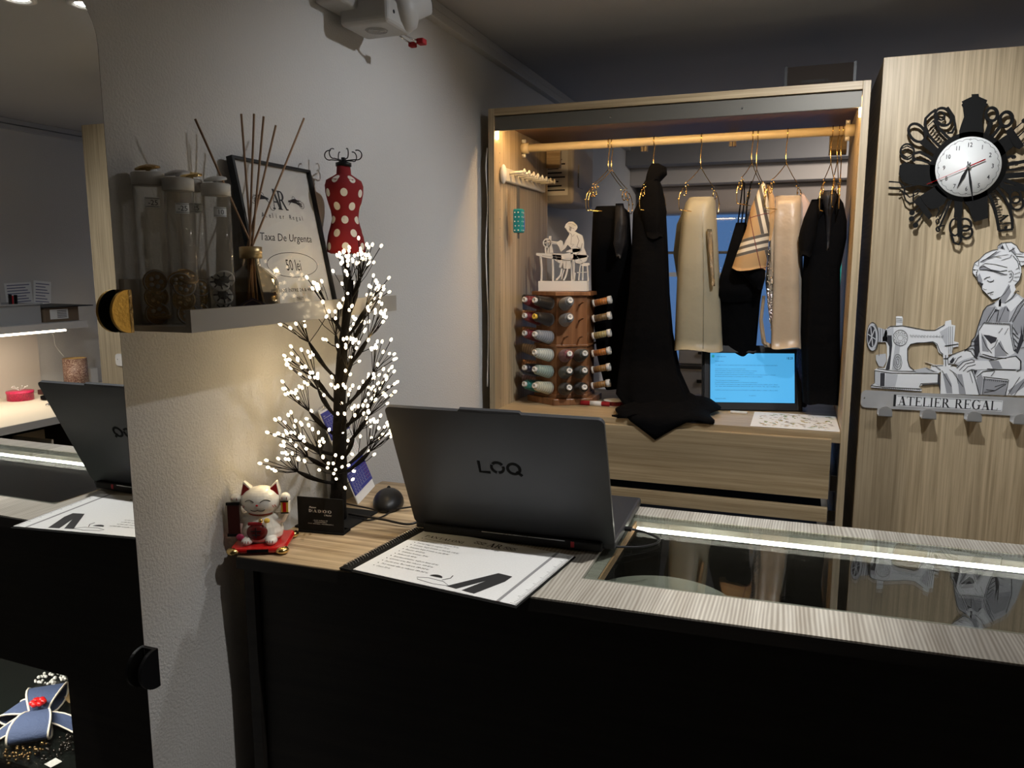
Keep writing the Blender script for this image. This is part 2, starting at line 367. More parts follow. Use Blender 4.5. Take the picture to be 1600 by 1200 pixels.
# cable trunking along the wall and ceiling corners
struct(MB().box((WX, FY, CEIL-.022), (WX+.02, BY, CEIL)).box((WX, FY, CEIL-.047), (WX+.026, BY, CEIL-.026)).build('trim_1', mat('trunking', (.46, .45, .43), .5), bevel=.002))
struct(MB().box((RX-.02, FY, CEIL-.022), (RX, BY, CEIL)).box((RX-.026, FY, CEIL-.047), (RX, BY, CEIL-.026)).build('trim_2', 'grey', bevel=.002))
# roller shutter housing above the shop window and a beam
struct(MB().box((WX, 4.18, 2.085), (RX, 4.3, CEIL)).build('trim_3', mat('beam_paint', (.24, .235, .24), .8), bevel=.004))
struct(MB().box((WX, 4.31, 1.995), (RX, 4.42, CEIL)).build('trim_4', mat('light_band_paint', (.50, .46, .43), .8), bevel=.004))
o = MB().box((-.85, 4.43, 1.845), (1.45, 4.59, 2.02)).build('shutter_housing', mat('shutter_housing_taupe', (.34, .29, .26), .5), bevel=.03, seg=5)
tag(o, 'long taupe roller shutter housing above the window behind the wardrobe', 'shutter')
# recessed spots, including fittings for the two added fill lamps
for i, (x, y) in enumerate(SPOTS):
    t = thing('ceiling_spotlight', ['recessed ceiling spotlight above the laptop counter', 'recessed ceiling spotlight in front of the open wardrobe', 'recessed ceiling spotlight near the cutting table', 'recessed ceiling spotlight behind the wardrobe', 'recessed ceiling spotlight closest to the left wall'][i], 'ceiling light', (x, y, CEIL), group='recessed ceiling spotlights')
    MB().lathe([(.042, 0), (.042, -.006), (.030, -.006), (.026, 0)], 32).build('bezel', 'white', t)
    MB().lathe([(0, -.0015), (.025, -.0015)], 24).build('lamp_face', mat('lit_spot_face', (1, 1, 1), .5, emis=(1, .97, .92), estr=22) if i == 0 else bpy.data.materials['lit_spot_face'], t)

# ------------------------------------------------------------------ wall mirror with clips
MX = -.842          # mirror face
MY0, MY1, MZ0, MZ1 = -.25, .784, .30, 1.905
def rrect(x0, z0, x1, z1, r, n=8):
    p = []
    for cx, cz, a in ((x1-r, z1-r, 0), (x0+r, z1-r, 90), (x0+r, z0+r, 180), (x1-r, z0+r, 270)):
        for i in range(n+1): q = RD(a+90*i/n); p.append((cx+r*cos(q), cz+r*sin(q)))
    return p
XM = Matrix(((0, 1, 0, 0), (1, 0, 0, 0), (0, 0, 1, 0), (0, 0, 0, 1)))   # local x->world y, local y(depth)->world x
t = thing('wall_mirror', 'tall frameless mirror with rounded corners on the left wall', 'mirror', (WX, .3, MZ0))
XL = Matrix.Translation((0, -.3, -MZ0)) @ XM
MB().prism(rrect(MY0, MZ0, MY1, MZ1, .07), .0505, .053, 0, XL).build('mirror_glass', 'mirror', t)
MB().prism(rrect(MY0-.003, MZ0-.003, MY1+.003, MZ1+.003, .073), .001, .0504, 0, XL).build('backing', mat('mirror_edge', (.05, .045, .04), .4), t)
def clip(z, label, dm='brushgold'):
    t = thing('mirror_clip', label, 'mirror clip', (MX, MY1+.006, z), group='mirror clips')
    r = .0285; pts = [(0, -r)]+[(-r*cos(RD(a)), r*sin(RD(a))) for a in range(-80, 81, 10)]+[(0, r)]
    MB().prism([(p[0], p[1]) for p in pts], .010, .014, 0, XM).build('half_disc', dm, t)
    MB().prism([(p[0], p[1]) for p in pts], .0085, .0099, 0, XM).build('dark_backing', 'blackmatte', t)
    MB().box((-.052, -.0008, -r), (.014, .005, r)).build('bracket', 'oldgold' if dm == 'brushgold' else dm, t)
clip(at(190, 487, 'x', MX+.01).z, 'golden half disc mirror clip beside the wall ledge')
clip(at(222, 1056, 'x', MX+.01).z, 'black half disc mirror clip low on the mirror edge', 'black')

# ------------------------------------------------------------------ service counter
CT = 1.085
def fy(x): return .998+.030*(x+.855)
def by(x): return 1.482+.018*(x+.855)
GX0, GX1 = -.292, .93       # glass inset
t = thing('service_counter', 'long black oak counter with a grey striped top and glass display', 'counter', (.3, 1.25, 0))
O = Vector((.3, 1.25, 0))
def slab(mb, quad, z0, z1, mi=0):
    v = [(x-O.x, y-O.y, z-O.z) for z in (z0, z1) for x, y in quad]
    return mb.add(v, [(3, 2, 1, 0), (4, 5, 6, 7), (0, 1, 5, 4), (1, 2, 6, 5), (2, 3, 7, 6), (3, 0, 4, 7)], mi)
XJ = -.50
a = MB(); slab(a, [(-.855, fy(-.855)), (XJ, fy(XJ)), (XJ, by(XJ)), (-.855, by(-.855))], CT-.022, CT); a.build('worktop', 'oakw', t, bevel=.0015, label='warm brown worktop section')
gf = lambda x: fy(x)+.088
gb = lambda x: by(x)-.052
a = MB()
slab(a, [(XJ+.0005, fy(XJ)), (GX0, fy(GX0)), (GX0, by(GX0)), (XJ+.0005, by(XJ))], CT-.022, CT)
slab(a, [(GX0+.0002, fy(GX0)), (GX1, fy(GX1)), (GX1, gf(GX1)), (GX0+.0002, gf(GX0))], CT-.022, CT)
slab(a, [(GX0+.0002, gb(GX0)), (GX1, gb(GX1)), (GX1, by(GX1)), (GX0+.0002, by(GX0))], CT-.022, CT)
slab(a, [(GX1+.0002, fy(GX1)), (1.02, fy(1.02)), (1.02, by(1.02)), (GX1+.0002, by(GX1))], CT-.022, CT)
a.build('worktop', 'zebra', t, label='grey striped worktop section')
a = MB(); slab(a, [(-.8555, fy(-.855)-.0012), (1.02, fy(1.02)-.0012), (1.02, fy(1.02)-.0001), (-.8555, fy(-.855)-.0001)], CT-.022, CT-.0025); a.build('front_edge_band', 'blackwood', t)
# glass pane with its rebate frame
a = MB(); slab(a, [(GX0+.003, gf(GX0)+.003), (GX1-.003, gf(GX1)+.003), (GX1-.003, gb(GX1)-.003), (GX0+.003, gb(GX0)-.003)], CT-.006, CT-.0005); a.build('glass_top', 'counterglass', t)
a = MB(); e = .020
slab(a, [(GX0+.001, gf(GX0)+.001), (GX1, gf(GX1)+.001), (GX1, gf(GX1)+e), (GX0+.001, gf(GX0)+e)], CT-.02, CT-.0065)
slab(a, [(GX0+.001, gb(GX0)-e), (GX1, gb(GX1)-e), (GX1, gb(GX1)-.001), (GX0+.001, gb(GX0)-.001)], CT-.02, CT-.0065)
slab(a, [(GX0+.001, gf(GX0)+e), (GX0+e, gf(GX0)+e), (GX0+e, gb(GX0)-e), (GX0+.001, gb(GX0)-e)], CT-.02, CT-.0065)
a.build('glass_rebate', 'zebrax', t)
a = MB(); yy = lambda x: gb(x)-.052
slab(a, [(GX0+.03, yy(GX0)), (GX1-.02, yy(GX1)), (GX1-.02, yy(GX1)+.008), (GX0+.03, yy(GX0)+.008)], CT-.0145, CT-.009); a.build('led_strip', 'ledw', t)
a = MB(); slab(a, [(GX0+.021, gf(GX0)+e), (GX0+.024, gf(GX0)+e), (GX0+.024, gb(GX0)-e), (GX0+.021, gb(GX0)-e)], CT-.02, CT-.0065); a.build('edge_trim', mat('raw_wood_edge', (.5, .3, .16), .5), t)
# display cavity
a = MB(); zc = CT-.17
slab(a, [(GX0, fy(GX0)+.03), (GX1, fy(GX1)+.03), (GX1, by(GX1)-.02), (GX0, by(GX0)-.02)], zc-.01, zc); a.build('display_floor', mat('display_dark_lining', (.035, .024, .018), .7), t)
# body panels
a = MB()
slab(a, [(-.83, fy(-.83)+.022), (-.37, fy(-.37)+.022), (-.37, fy(-.37)+.040), (-.83, fy(-.83)+.040)], 0, CT-.022)
slab(a, [(-.37, fy(-.37)+.022), (.99, fy(.99)+.022), (.99, fy(.99)+.040), (-.37, fy(-.37)+.040)], .762, CT-.022)
slab(a, [(-.37, fy(-.37)+.022), (.99, fy(.99)+.022), (.99, fy(.99)+.040), (-.37, fy(-.37)+.040)], 0, .42)
a.build('front_panel', 'blackwood', t)
a = MB(); slab(a, [(-.85, fy(-.85)+.010), (-.832, fy(-.83)+.010), (-.832, by(-.83)-.01), (-.85, by(-.85)-.01)], 0, CT-.022); a.build('side_panel', 'blackwood', t)
a = MB(); slab(a, [(.992, fy(.99)+.010), (1.01, fy(1.01)+.010), (1.01, by(1.01)-.01), (.992, by(.99)-.01)], 0, CT-.022); a.build('side_panel', 'blackwood', t)
a = MB(); slab(a, [(-.83, by(-.83)-.035), (.99, by(.99)-.035), (.99, by(.99)-.018), (-.83, by(-.83)-.018)], 0, CT-.023); a.build('back_panel', 'blackwood', t)
# lower lit showcase (seen in the mirror)
a = MB(); slab(a, [(-.37, fy(-.37)+.041), (.99, fy(.99)+.041), (.99, by(.99)-.04), (-.37, by(-.37)-.04)], .50, .51); a.build('showcase_shelf', mat('black_shelf_glass', (.006, .008, .007), .2), t)
a = MB(); slab(a, [(-.37, fy(-.37)+.024), (.99, fy(.99)+.024), (.99, fy(.99)+.030), (-.37, fy(-.37)+.030)], .42, .762); a.build('showcase_glass', 'glass', t)
a = MB(); slab(a, [(-.35, fy(-.37)+.050), (.97, fy(.99)+.050), (.97, fy(.99)+.060), (-.35, fy(-.37)+.060)], .745, .755); a.build('led_strip', 'ledw', t)
l = bpy.data.lights.new('showcase_led', 'AREA'); l.shape = 'RECTANGLE'; l.size = 1.1; l.size_y = .01; l.energy = 5; l.color = (1, .92, .82)
o = bpy.data.objects.new('showcase_led', l); COL.objects.link(o); o.parent = t; o.location = (.30-O.x, 1.09-O.y, .742); o.rotation_euler = (RD(25), 0, 0)
# ------------------------------------------------------------------ laptop
t = thing('laptop', 'open dark grey laptop seen from behind on the counter', 'laptop', (-.452, 1.347, CT), RD(1.5))
lw, ld = .183, .132
a = MB(); a.box((-lw, -ld, .006), (lw, ld, .022)); a.build('base', 'darkgrey', t, bevel=.004)
a = MB(); a.box((-lw+.02, -ld-.012, .004), (lw-.02, -ld+.01, .020)); a.build('rear_vent', 'black', t, bevel=.003)
a = MB(); a.box((-.05, -ld-.0126, .017), (.10, -ld-.0121, .0185)); a.build('vent_highlight', 'chrome', t)  # chrome sliver modelled in place of the glint along the vent
a = MB()
for r in range(5):
    for c in range(15): a.box((-.150+c*.020, -.055+r*.019, .0222), (-.133+c*.020, -.039+r*.019, .0236))
a.build('keyboard', 'black', t)
MB().box((-.09, .055, .0221), (.02, .115, .0224)).build('touchpad', 'black', t)
tilt = .435
LH = .2555
lid = MB()
lp = rrect(-lw, 0, lw, LH, .010); lid.prism(lp, -.0035, .0035)
lid.prism([(-.055, LH-.002), (-.05, LH+.004), (.05, LH+.004), (.055, LH-.002)], -.003, .003)
lo = lid.build('lid', 'lid', t, (0, -.130, .018), (tilt, 0, 0))
sc = MB(); sc.box((-lw+.008, .0036, .012), (lw-.008, .0042, LH-.008)); sc.build('screen', 'blackgloss', lo)
lg = MB(); q = .0037; dx = -.004; cz = .146; hh = .0115
lg.strip([(dx-.030, cz+hh), (dx-.030, cz-hh), (dx-.012, cz-hh)], .0048, -q-.0006, -q)
for a0 in (35, 155, 275): lg.strip([(dx+.002+.0105*cos(RD(a0+k*10.2)), cz+.0105*sin(RD(a0+k*10.2))) for k in range(11)], .0048, -q-.0006, -q)
lg.strip([(dx+.030+.0105*cos(RD(k*15)), cz+.0105*sin(RD(k*15))) for k in range(24)], .0048, -q-.0006, -q, closed=True)
lg.strip([(dx+.034, cz-.005), (dx+.043, cz-.0135)], .0048, -q-.0006, -q)
lg.build('logo', 'lidlogo', lo)
MB().cyl((-lw+.03, 0, 0), (-.10, 0, 0), .005, 12).build('hinge', 'black', t, (0, -.130, .016))
MB().cyl((.10, 0, 0), (lw-.03, 0, 0), .005, 12).build('hinge', 'black', t, (0, -.130, .016))
MB().box((.11, -ld-.013, .008), (.116, -ld-.0121, .018)).build('port_mark', 'redplastic', t)
# cables
def cable(label, pts, r=.0017, m='black', name='cable'):
    P = []
    for i in range(len(pts)-1):
        p0 = pts[max(i-1, 0)]; p1 = pts[i]; p2 = pts[i+1]; p3 = pts[min(i+2, len(pts)-1)]
        for k in range(8):
            u = k/8; P.append(tuple(.5*((2*b)+(c-a_)*u+(2*a_-5*b+4*c-d)*u*u+(-a_+3*b-3*c+d)*u**3) for a_, b, c, d in zip(p0, p1, p2, p3)))
    P.append(pts[-1]); b0 = Vector(P[0])
    o = MB().tube([Vector(p)-b0 for p in P], r, 8).build(name, m, loc=b0); return tag(o, label, 'cable')
def on(px, py, h=0): p = at(px, py, 'z', CT+h); return (p.x, p.y, p.z)
zc_ = .0022
cable('thin black mouse cable curving across the counter to the laptop', [on(612, 797, .004), on(600, 806, zc_), on(580, 812, zc_), on(560, 812, zc_), on(538, 806, zc_), on(528, 799, zc_)], .0015)
cable('black cable lying between the card holder and laptop side', [on(541, 787, .004), on(575, 794, .004), on(600, 797, .004), (-.652, 1.335, CT+.012)], .0018)
cable('thicker black cable running behind the laptop corner', [on(545, 803, .009), on(575, 808, .009), on(600, 812, .008), on(640, 819, .006), (-.630, 1.26, CT+.012)], .0024)
cable('black charging cable looping out onto the glass beside the laptop', [(-.278, 1.31, CT+.016), (-.235, 1.318, CT+.010), (-.205, 1.30, CT+.004), (-.225, 1.262, CT+.004), (-.262, 1.235, CT+.008), (-.282, 1.222, CT+.014)], .002)
o = MB().box((0, -.006, -.003), (.022, .006, .003)).build('cable_plug', 'black', loc=(-.2775, 1.31, CT+.015), bevel=.0015); tag(o, 'small black plug in the laptop side by the glass', 'plug')
# mouse
t = thing('computer_mouse', 'black computer mouse beside the laptop', 'mouse', on(607, 790), RD(25))
mv = []; mf = []; n1, n2 = 14, 10
mb = MB(); mb.ball((0, 0, .006), (.031, .054, .028), 28)
mo = mb.build('shell', 'black', t)
for v in mo.data.vertices:
    if v.co.z < .002: v.co.z = .002
    if v.co.y < 0: v.co.z *= 1
sw = MB(); sw.tube([(0, .018, .0325), (0, .04, .0235)], .0035, 10); sw.build('scroll_wheel', 'blackgloss', t)
# ------------------------------------------------------------------ spiral price booklet
t = thing('price_booklet', 'white spiral bound price booklet with black cover on the counter edge', 'booklet', (-.648, 1.0045, CT+.0012), RD(-7.0))
# local: x along text (0..0.297), y away from the customer (0..0.21)
MB().box((-.010, -.004, 0), (.302, .214, .0012)).build('back_cover', 'blackmatte', t)
MB().box((.012, .001, .0013), (.299, .2125, .0034)).build('page_stack', 'paper', t, bevel=.0004)
MB().box((-.012, -.003, .0013), (.0118, .2135, .0030)).build('binding_margin', 'blackmatte', t)
sp = MB()
for i in range(34):
    y = .004+i*.0062; sp.tube([(-.004+.0055*cos(RD(q)), y+.0008*q/360, .0035+.0045*sin(RD(q))) for q in range(-20, 230, 28)], .0006, 5)
sp.build('spiral_wire', 'chrome', t)
XP = Matrix.Translation((0, 0, .0036)) @ Matrix.Rotation(RD(-90), 4, 'X')     # local xz-plane art laid flat
pr = MB()
def pt(s, x, y, h, **k): add_text(pr, s, x, y, h, XP, **k)
add_serif(pr, 'PANTALONI', .030, .176, .0095, XP, sx=1.05)
add_serif(pr, 'AR', .150, .184, .018, XP, sx=.8); add_text(pr, 'Atelier Regal', .160, .172, .0055, XP, align='c', shear=.2)
for s in (-1, 1):
    for k in range(3): pr.strip([(.163+s*(.018+u*.022), .192+.006*sin(u*6+k*2)) for u in [i/8 for i in range(9)]], .0009, 0, -.0002, 0, XP)
for i, s in enumerate(['Scurtat pantaloni 60 lei', 'Scurtat pantaloni cu manseta 70 lei', 'Scurtat blugi tiv original 70 lei', 'Stramtat, largit bretele cu laterale 110 lei', 'Stramtat, largit bretele cu sac 80 lei', 'Buzunar 40-60 lei', 'Schimbat fermoar 70 lei', 'Refacut slit 40 lei', 'Stramtat pantaloni, largit pe banzi 60 lei', 'Schimbat siret, fete refacere 100-40 lei', 'Scurtat siret, fleci refacere 180-360 lei', 'Tivit manual, slim cu refacere 180-360 lei', 'Cusut 20 lei']):
    y = .166-i*.0115; pt(s, .036, y, .0046, shear=.25, sx=.82)
    pr.prism([(.031+.0011*cos(q), y+.002+.0011*sin(q)) for q in [k*pi/4 for k in range(8)]], -.0002, 0, 0, XP)
pr.build('printed_text', 'ink', t)
pn = MB(); pn.prism([(.178, .012), (.196, .010), (.222, .058), (.206, .009), (.228, .007), (.248, .066), (.249, .088), (.224, .090)], -.0003, 0, 0, XP); pn.build('trousers_drawing', mat('charcoal_print', (.03, .03, .032), .6), t)
sh = MB(); sh.prism([(.145+.011*cos(q), .034+.008*sin(q)) for q in [RD(k) for k in range(0, 200, 20)]], -.0003, 0, 0, XP)
sh.strip([(.120, .020), (.138, .026), (.165, .024), (.182, .014), (.155, .010), (.125, .014)], .0008, -.0003, 0, 0, XP, closed=True)
sh.strip([(.160, .028), (.168, .040), (.166, .050)], .0012, -.0003, 0, 0, XP); sh.build('hat_drawing', 'ink', t)
rl = MB(); rl.box((.268, .001, .0035), (.273, .2125, .00365)); rl.box((.2985, .001, .0035), (.299, .2125, .00365))
for i in range(42): y = .004+i*.005; rl.box((.2985-(.010 if i % 5 == 0 else .006), y, .0035), (.2985, y+.0007, .0037))
rl.build('printed_ruler', mat('grey_print', (.30, .30, .31), .6), t)
# ------------------------------------------------------------------ lit decorative tree
TX, TY = -.800, 1.212
t = thing('lit_twig_tree', 'black wire tree with many warm white lit bulb tips on the counter', 'light up tree', (TX, TY, CT))
bark = mat('black_brown_bark', (.005, .0038, .003), .85, bump=.9, bscale=90, spec=.15)
MB().box((-.05, -.062, 0), (.052, .066, .004)).build('base_plate', 'blackmatte', t, bevel=.0015)
TH = .452
def trunk_p(h): return Vector((.042*(h/TH)+.004*sin(h*16), -.006*sin(h*9), h))
tr = MB(); hs = [TH*i/16 for i in range(17)]
tr.tube([trunk_p(h) for h in hs], [.0165-.0105*h/TH+(.003 if i == 0 else 0)+.0008*sin(i*2.3) for i, h in enumerate(hs)], 12); tr.build('trunk', bark, t)
rb = random.Random(11); bulbs = []
def twigs(mb, base, d, n, ln):
    d = d.normalized()
    for k in range(n):
        v = (d+Vector((rb.uniform(-1, 1), rb.uniform(-1, 1), rb.uniform(-.6, 1)))*.58).normalized(); L = ln*rb.uniform(.7, 1.15)
        e = base+v*L+Vector((0, 0, rb.uniform(-.003, .008))); m_ = base+v*L*.5+Vector((0, 0, rb.uniform(-.003, .003)))
        if (TX+e.x) < WX+.008: e.x = WX+.008-TX+rb.uniform(0, .01)
        mb.tube([base, m_, e], .0007, 4); bulbs.append((e, (e-m_).normalized()))
br = []
# height, azimuth (deg, 0 = away from wall, -90 = toward customer), length, rise
for h, az, L, rise in [(.075, -100, .12, .045), (.10, 78, .115, .03), (.105, -75, .125, .05), (.17, 88, .115, .04), (.085, -62, .105, .030), (.09, 40, .085, .04), (.10, -118, .10, .035), (.115, -15, .06, .05), (.13, -95, .125, .045), (.14, 75, .115, .05), (.155, -40, .06, .06),
                       (.165, -135, .11, .05), (.18, 20, .10, .05), (.20, -80, .115, .065), (.215, 62, .12, .06), (.225, -150, .09, .05), (.24, -30, .055, .055), (.255, 95, .105, .06),
                       (.27, -100, .105, .075), (.285, 35, .09, .06), (.305, -70, .055, .05), (.32, 80, .11, .055), (.345, 55, .085, .055), (.355, -110, .055, .04), (.38, 85, .075, .06), (.40, -60, .035, .03), (.415, 20, .045, .04)]:
    mb = MB(); p0 = trunk_p(h); A = RD(az)
    dirv = Vector((cos(A), sin(A), 0)); 
    if dirv.x < -.3: L *= .75
    if -130 < az < -55: L *= 1.22
    L *= 1.18-.42*h/TH
    p3 = p0+dirv*L*.62+Vector((0, 0, rise)); p1 = p0+dirv*L*.22+Vector((0, 0, rise*.15)); p2 = p0+dirv*L*.45+Vector((0, 0, rise*.6))
    pp = [Vector(q) for q in bez(p0, p1, p2, p3, 8)]
    mb.tube(pp, [.0042, .0036, .003, .003, .0034, .0042, .0046, .0036, .002], 7)
    twigs(mb, p3, (p3-p1), rb.randint(10, 13), .060); twigs(mb, pp[5], dirv+Vector((0, 0, .7)), rb.randint(1, 2), .035)
    mb.build('branch', bark, t)
mb = MB(); twigs(mb, trunk_p(TH), Vector((0, 0, 1)), 12, .048); mb.build('branch', bark, t)
mb = MB()
for h in (.06, .09, .15, .2, .25, .31, .36, .42):
    for _ in range(1):
        b_ = trunk_p(h); e = b_+Vector((rb.uniform(.01, .03), rb.uniform(-.03, .02), rb.uniform(-.025, .025))); mb.tube([b_, e], .0006, 4); bulbs.append((e, (e-b_).normalized()))
mb.build('stem_twigs', bark, t)
bulbs.sort(key=lambda b: -b[0].x+b[0].y*.6)
bm_ = MB().ball((0, 0, 0), (.0025, .0025, .0038), 8); b0 = None; rest = MB()
for i, (e, d) in enumerate(bulbs):
    q = d.to_track_quat('Z', 'Y')
    if i < 100:
        if b0 is None: b0 = bm_.build('bulb', 'bulb', t); o = b0
        else: o = b0.copy(); COL.objects.link(o); o.parent = t
        o.location = e; o.rotation_euler = q.to_euler()
    else: rest.ball((0, 0, 0), (.0025, .0025, .0038), 8, 0, Matrix.Translation(e) @ q.to_matrix().to_4x4())
if rest.v:
    o = rest.build('bulb_cluster', 'bulb', t); o['kind'] = 'stuff'
lit = [b for b in bulbs if b[0].x+TX > -.83]
for i in range(0, len(lit), max(1, len(lit)//14)):
    l = bpy.data.lights.new('bulb_light', 'POINT'); l.energy = .045; l.color = (1, .72, .33); l.shadow_soft_size = .004
    o = bpy.data.objects.new('bulb_light', l); COL.objects.link(o); o.parent = t; o.location = lit[i][0]+lit[i][1]*.006
# ------------------------------------------------------------------ business card holder
ca, cb = Vector(on(466, 831)), Vector(on(537, 837)); dv = cb-ca; wdt = dv.length
t = thing('card_holder', 'black card stand with a white printed business card before the twig tree', 'card holder', ca, math.atan2(dv.y, dv.x))
MB().box((0, -.001, 0), (wdt, .030, .004)).build('foot', 'blackmatte', t, bevel=.001)
MB().box((0, .001, .004), (wdt, .004, .066)).build('card', 'blackmatte', t)
tx = MB(); w_ = MB()
add_text(tx, 'Maison', wdt*.26, .0465, .0034, d=.0006, shear=.2); add_serif(tx, 'D|A|D|O|O', wdt*.25, .039, .0052, d=.0006, width=wdt*.5)
add_text(tx, "L'Atelier", wdt*.75, .0335, .0030, d=.0006, align='r', shear=.2)
add_text(tx, '| Str. Dr. Ion Ratiu nr. 82', wdt*.5, .0235, .0019, d=.0006, align='c')
add_text(tx, '| ateliermaisondadoo |', wdt*.5, .0205, .0019, d=.0006, align='c'); add_text(tx, '( Social : maisondadoo - maisondadooatelier )', wdt*.5, .0172, .0019, d=.0006, align='c')
tx.build('card_text', mat('white_print', (.75, .75, .75), .6), t)
# ------------------------------------------------------------------ three month desk calendar
p0, p1 = Vector((-.812, 1.312, CT+.001)), Vector((-.8485, 1.442, CT+.001)); ux = (p1-p0); ux.normalize()
# the board leans back towards the wall
up = Vector((-.068, -.042, .195)); up = (up-ux*up.dot(ux)).normalized(); nrm = ux.cross(up).normalized()
CM = Matrix((( ux.x, -nrm.x, up.x, p0.x), (ux.y, -nrm.y, up.y, p0.y), (ux.z, -nrm.z, up.z, p0.z), (0, 0, 0, 1)))
t = bpy.data.objects.new('desk_calendar', None); COL.objects.link(t); t.matrix_world = CM; t.empty_display_size = .05
tag(t, 'blue and white three month desk calendar leaning behind the tree', 'calendar')
ch = .205; cw = .132
MB().box((0, .0008, 0), (cw, .003, ch)).build('board', 'paper', t)
blue = mat('calendar_blue', (.035, .045, .30), .6)
wt = bpy.data.materials['white_print']
for i, (z0, nm) in enumerate([(.018, 'Decembrie 2024'), (.080, 'Noiembrie 2024'), (.140, 'Octombrie 2024')]):
    pad = MB(); pad.box((.001, -.0012, z0), (cw-.001, .0006, z0+.057)); pm = pad.build('month_pad', blue if i != 1 else 'paper', t)
    tx = MB(); tr_ = MB(); mm = wt if i != 1 else M['ink']
    add_text(tx, nm, cw-.008, z0+.0485, .0045, d=-.0014, align='r'); add_text(tx, 'Atelier', .006, z0+.0485, .003, d=-.0014)
    tx.box((.004, -.0015, z0+.0455), (cw-.004, -.0013, z0+.0461)); 
    for r in range(6):
        for c in range(8):
            n = r*7+c-2; s = 'SLMMJVSD'[c] if r == 0 else (str(40+r) if c == 0 else str(n-7+3))
            if r and c and not 1 <= n-4 <= 31: continue
            add_text(tr_ if c > 5 else tx, s, .010+c*.0152, z0+.038-r*.0072, .0038, d=-.0014)
        tx.box((.004, -.0015, z0+.0365-r*.0072), (cw-.004, -.0013, z0+.0367-r*.0072))
    tx.build('date_print', mm, pm); tr_.build('red_date_print', 'redplastic', pm)
sp = MB()
for i in range(20): sp.tube([(.006+i*.0062, -.002+.004*cos(RD(q)), ch+.001+.004*sin(RD(q))) for q in range(0, 360, 45)], .0005, 4, closed=True)
sp.build('wire_binding', 'chrome', t)
# rear strut
q = CM.inverted() @ Vector((-.885, 1.33, CT+.002))
MB().add([(.01, .0032, ch-.004), (cw-.01, .0032, ch-.004), (cw-.01, q.y, q.z+.0), (.01, q.y, q.z+.0)], [(0, 1, 2, 3)]).build('rear_strut', 'grey', t)
o = t.children[-1]; s = o.modifiers.new('solid', 'SOLIDIFY'); s.thickness = .001
# ------------------------------------------------------------------ lucky cat figurine
c0 = Vector(on(418, 846)); c0.x = max(c0.x, -.842); cr = RD(24)
t = thing('lucky_cat_figurine', 'white waving lucky cat figurine on a red cushion base at the counter corner', 'figurine', (-.842, 1.052, CT), cr)
hw = .046
b = MB(); b.box((-hw, -hw, .003), (hw, hw, .013)); b.build('cushion_base', 'red', t, bevel=.005, seg=4)
MB().box((-.016, -hw-.0008, .005), (.019, -hw+.001, .0105)).build('solar_window', 'blackgloss', t)
for sx in (-1, 1):
    for sy in (-1, 1): MB().ball((sx*(hw-.006), sy*(hw-.006), .0065), (.0115, .0115, .0065), 16).build('gold_corner', 'gold', t)
body = MB(); 
prof = [(.0, .012), (.026, .012), (.033, .020), (.035, .030), (.033, .040), (.028, .050), (.022, .058), (.018, .064), (.0, .066)]
body.lathe(prof, 32, 0, None, True, 1, .86)
body.ball((0, -.002, .082), (.0335, .029, .0255), 32)
for s in (-1, 1):
    body.ball((s*.020, -.026, .019), (.010, .013, .0075), 16)       # feet
    body.tube([(s*.019, -.002, .052), (s*.034, -.004, .052), (s*.041, -.005, .064), (s*.0415, -.006, .082)], [.012, .0095, .0085, .0085], 14)
    body.ball((s*.0415, -.007, .088), (.0092, .0085, .0085), 16)
    e = [(s*.012, -.002, .101), (s*.034, -.001, .090), (s*.028, .000, .118)]
    body.add([(s*.010, -.008, .100), (s*.034, -.008, .088), (s*.028, -.004, .117), (s*.010, .008, .100), (s*.034, .008, .088), (s*.028, .005, .117)], [(0, 1, 2), (5, 4, 3), (0, 3, 4, 1), (1, 4, 5, 2), (2, 5, 3, 0)], 0, True)
bo = body.build('body', 'whitegloss', t)
rm = bo.modifiers.new('re', 'REMESH'); rm.mode = 'VOXEL'; rm.voxel_size = .0011; rm.use_smooth_shade = True
sm_ = bo.modifiers.new('sm', 'SMOOTH'); sm_.iterations = 4; sm_.factor = .5
ear = MB()
for s in (-1, 1):
    ear = MB(); ear.add([(s*.0145, -.0092, .1015), (s*.0315, -.0092, .0925), (s*.0272, -.0062, .1125)], [(0, 1, 2)])
    ear.build('ear_lining', mat('dark_red_paint', (.25, .008, .008), .4) if s < 0 else bpy.data.materials['dark_red_paint'], t)
def face(x, z): return (x, -.002-.029*math.sqrt(max(0, 1-(x/.0335)**2-((z-.082)/.0255)**2))-.0006, z)
fc = MB()
for s in (-1, 1):
    fc.tube([face(s*.013+.0078*u, .0865+.0034*(1-u*u)) for u in [k/5-1 for k in range(11)]], .0006, 6)
    fc.tube([face(s*.0058+.0058*u, .0715+.0026*u*u-.001) for u in [k/5-1 for k in range(11)]], .0005, 6)
fc.build('eyes_and_mouth', 'ink', t)
ns = MB(); ns.ball(face(0, .0815), (.0022, .0012, .0016), 10)
for s in (-1, 1):
    for k in range(2): ns.tube([face(s*(.0235+k*.003), .079), face(s*(.0250+k*.003), .074)], .0005, 5)
ns.build('nose_and_whiskers', 'red', t)
MB().tube([(.0205*cos(RD(a)), .0178*sin(RD(a))-.001, .0625+.0015*sin(RD(a))) for a in range(0, 360, 15)], .0019, 8, closed=True).build('collar', 'redcloth', t)
bd = MB()
for a in range(195, 346, 8): bd.ball((.0222*cos(RD(a)), .0195*sin(RD(a))-.001, .0618+.0015*sin(RD(a))), .0008, 6)
bd.build('collar_beads', 'gold', t)
MB().ball((.004, -.0275, .0535), (.0038, .0038, .0042), 14).build('bell', 'gold', t)
MB().ball((-.003, -.0262, .034), (.0175, .0075, .0145), 24).build('belly_badge', mat('maroon_badge', (.14, .012, .010), .3), t)
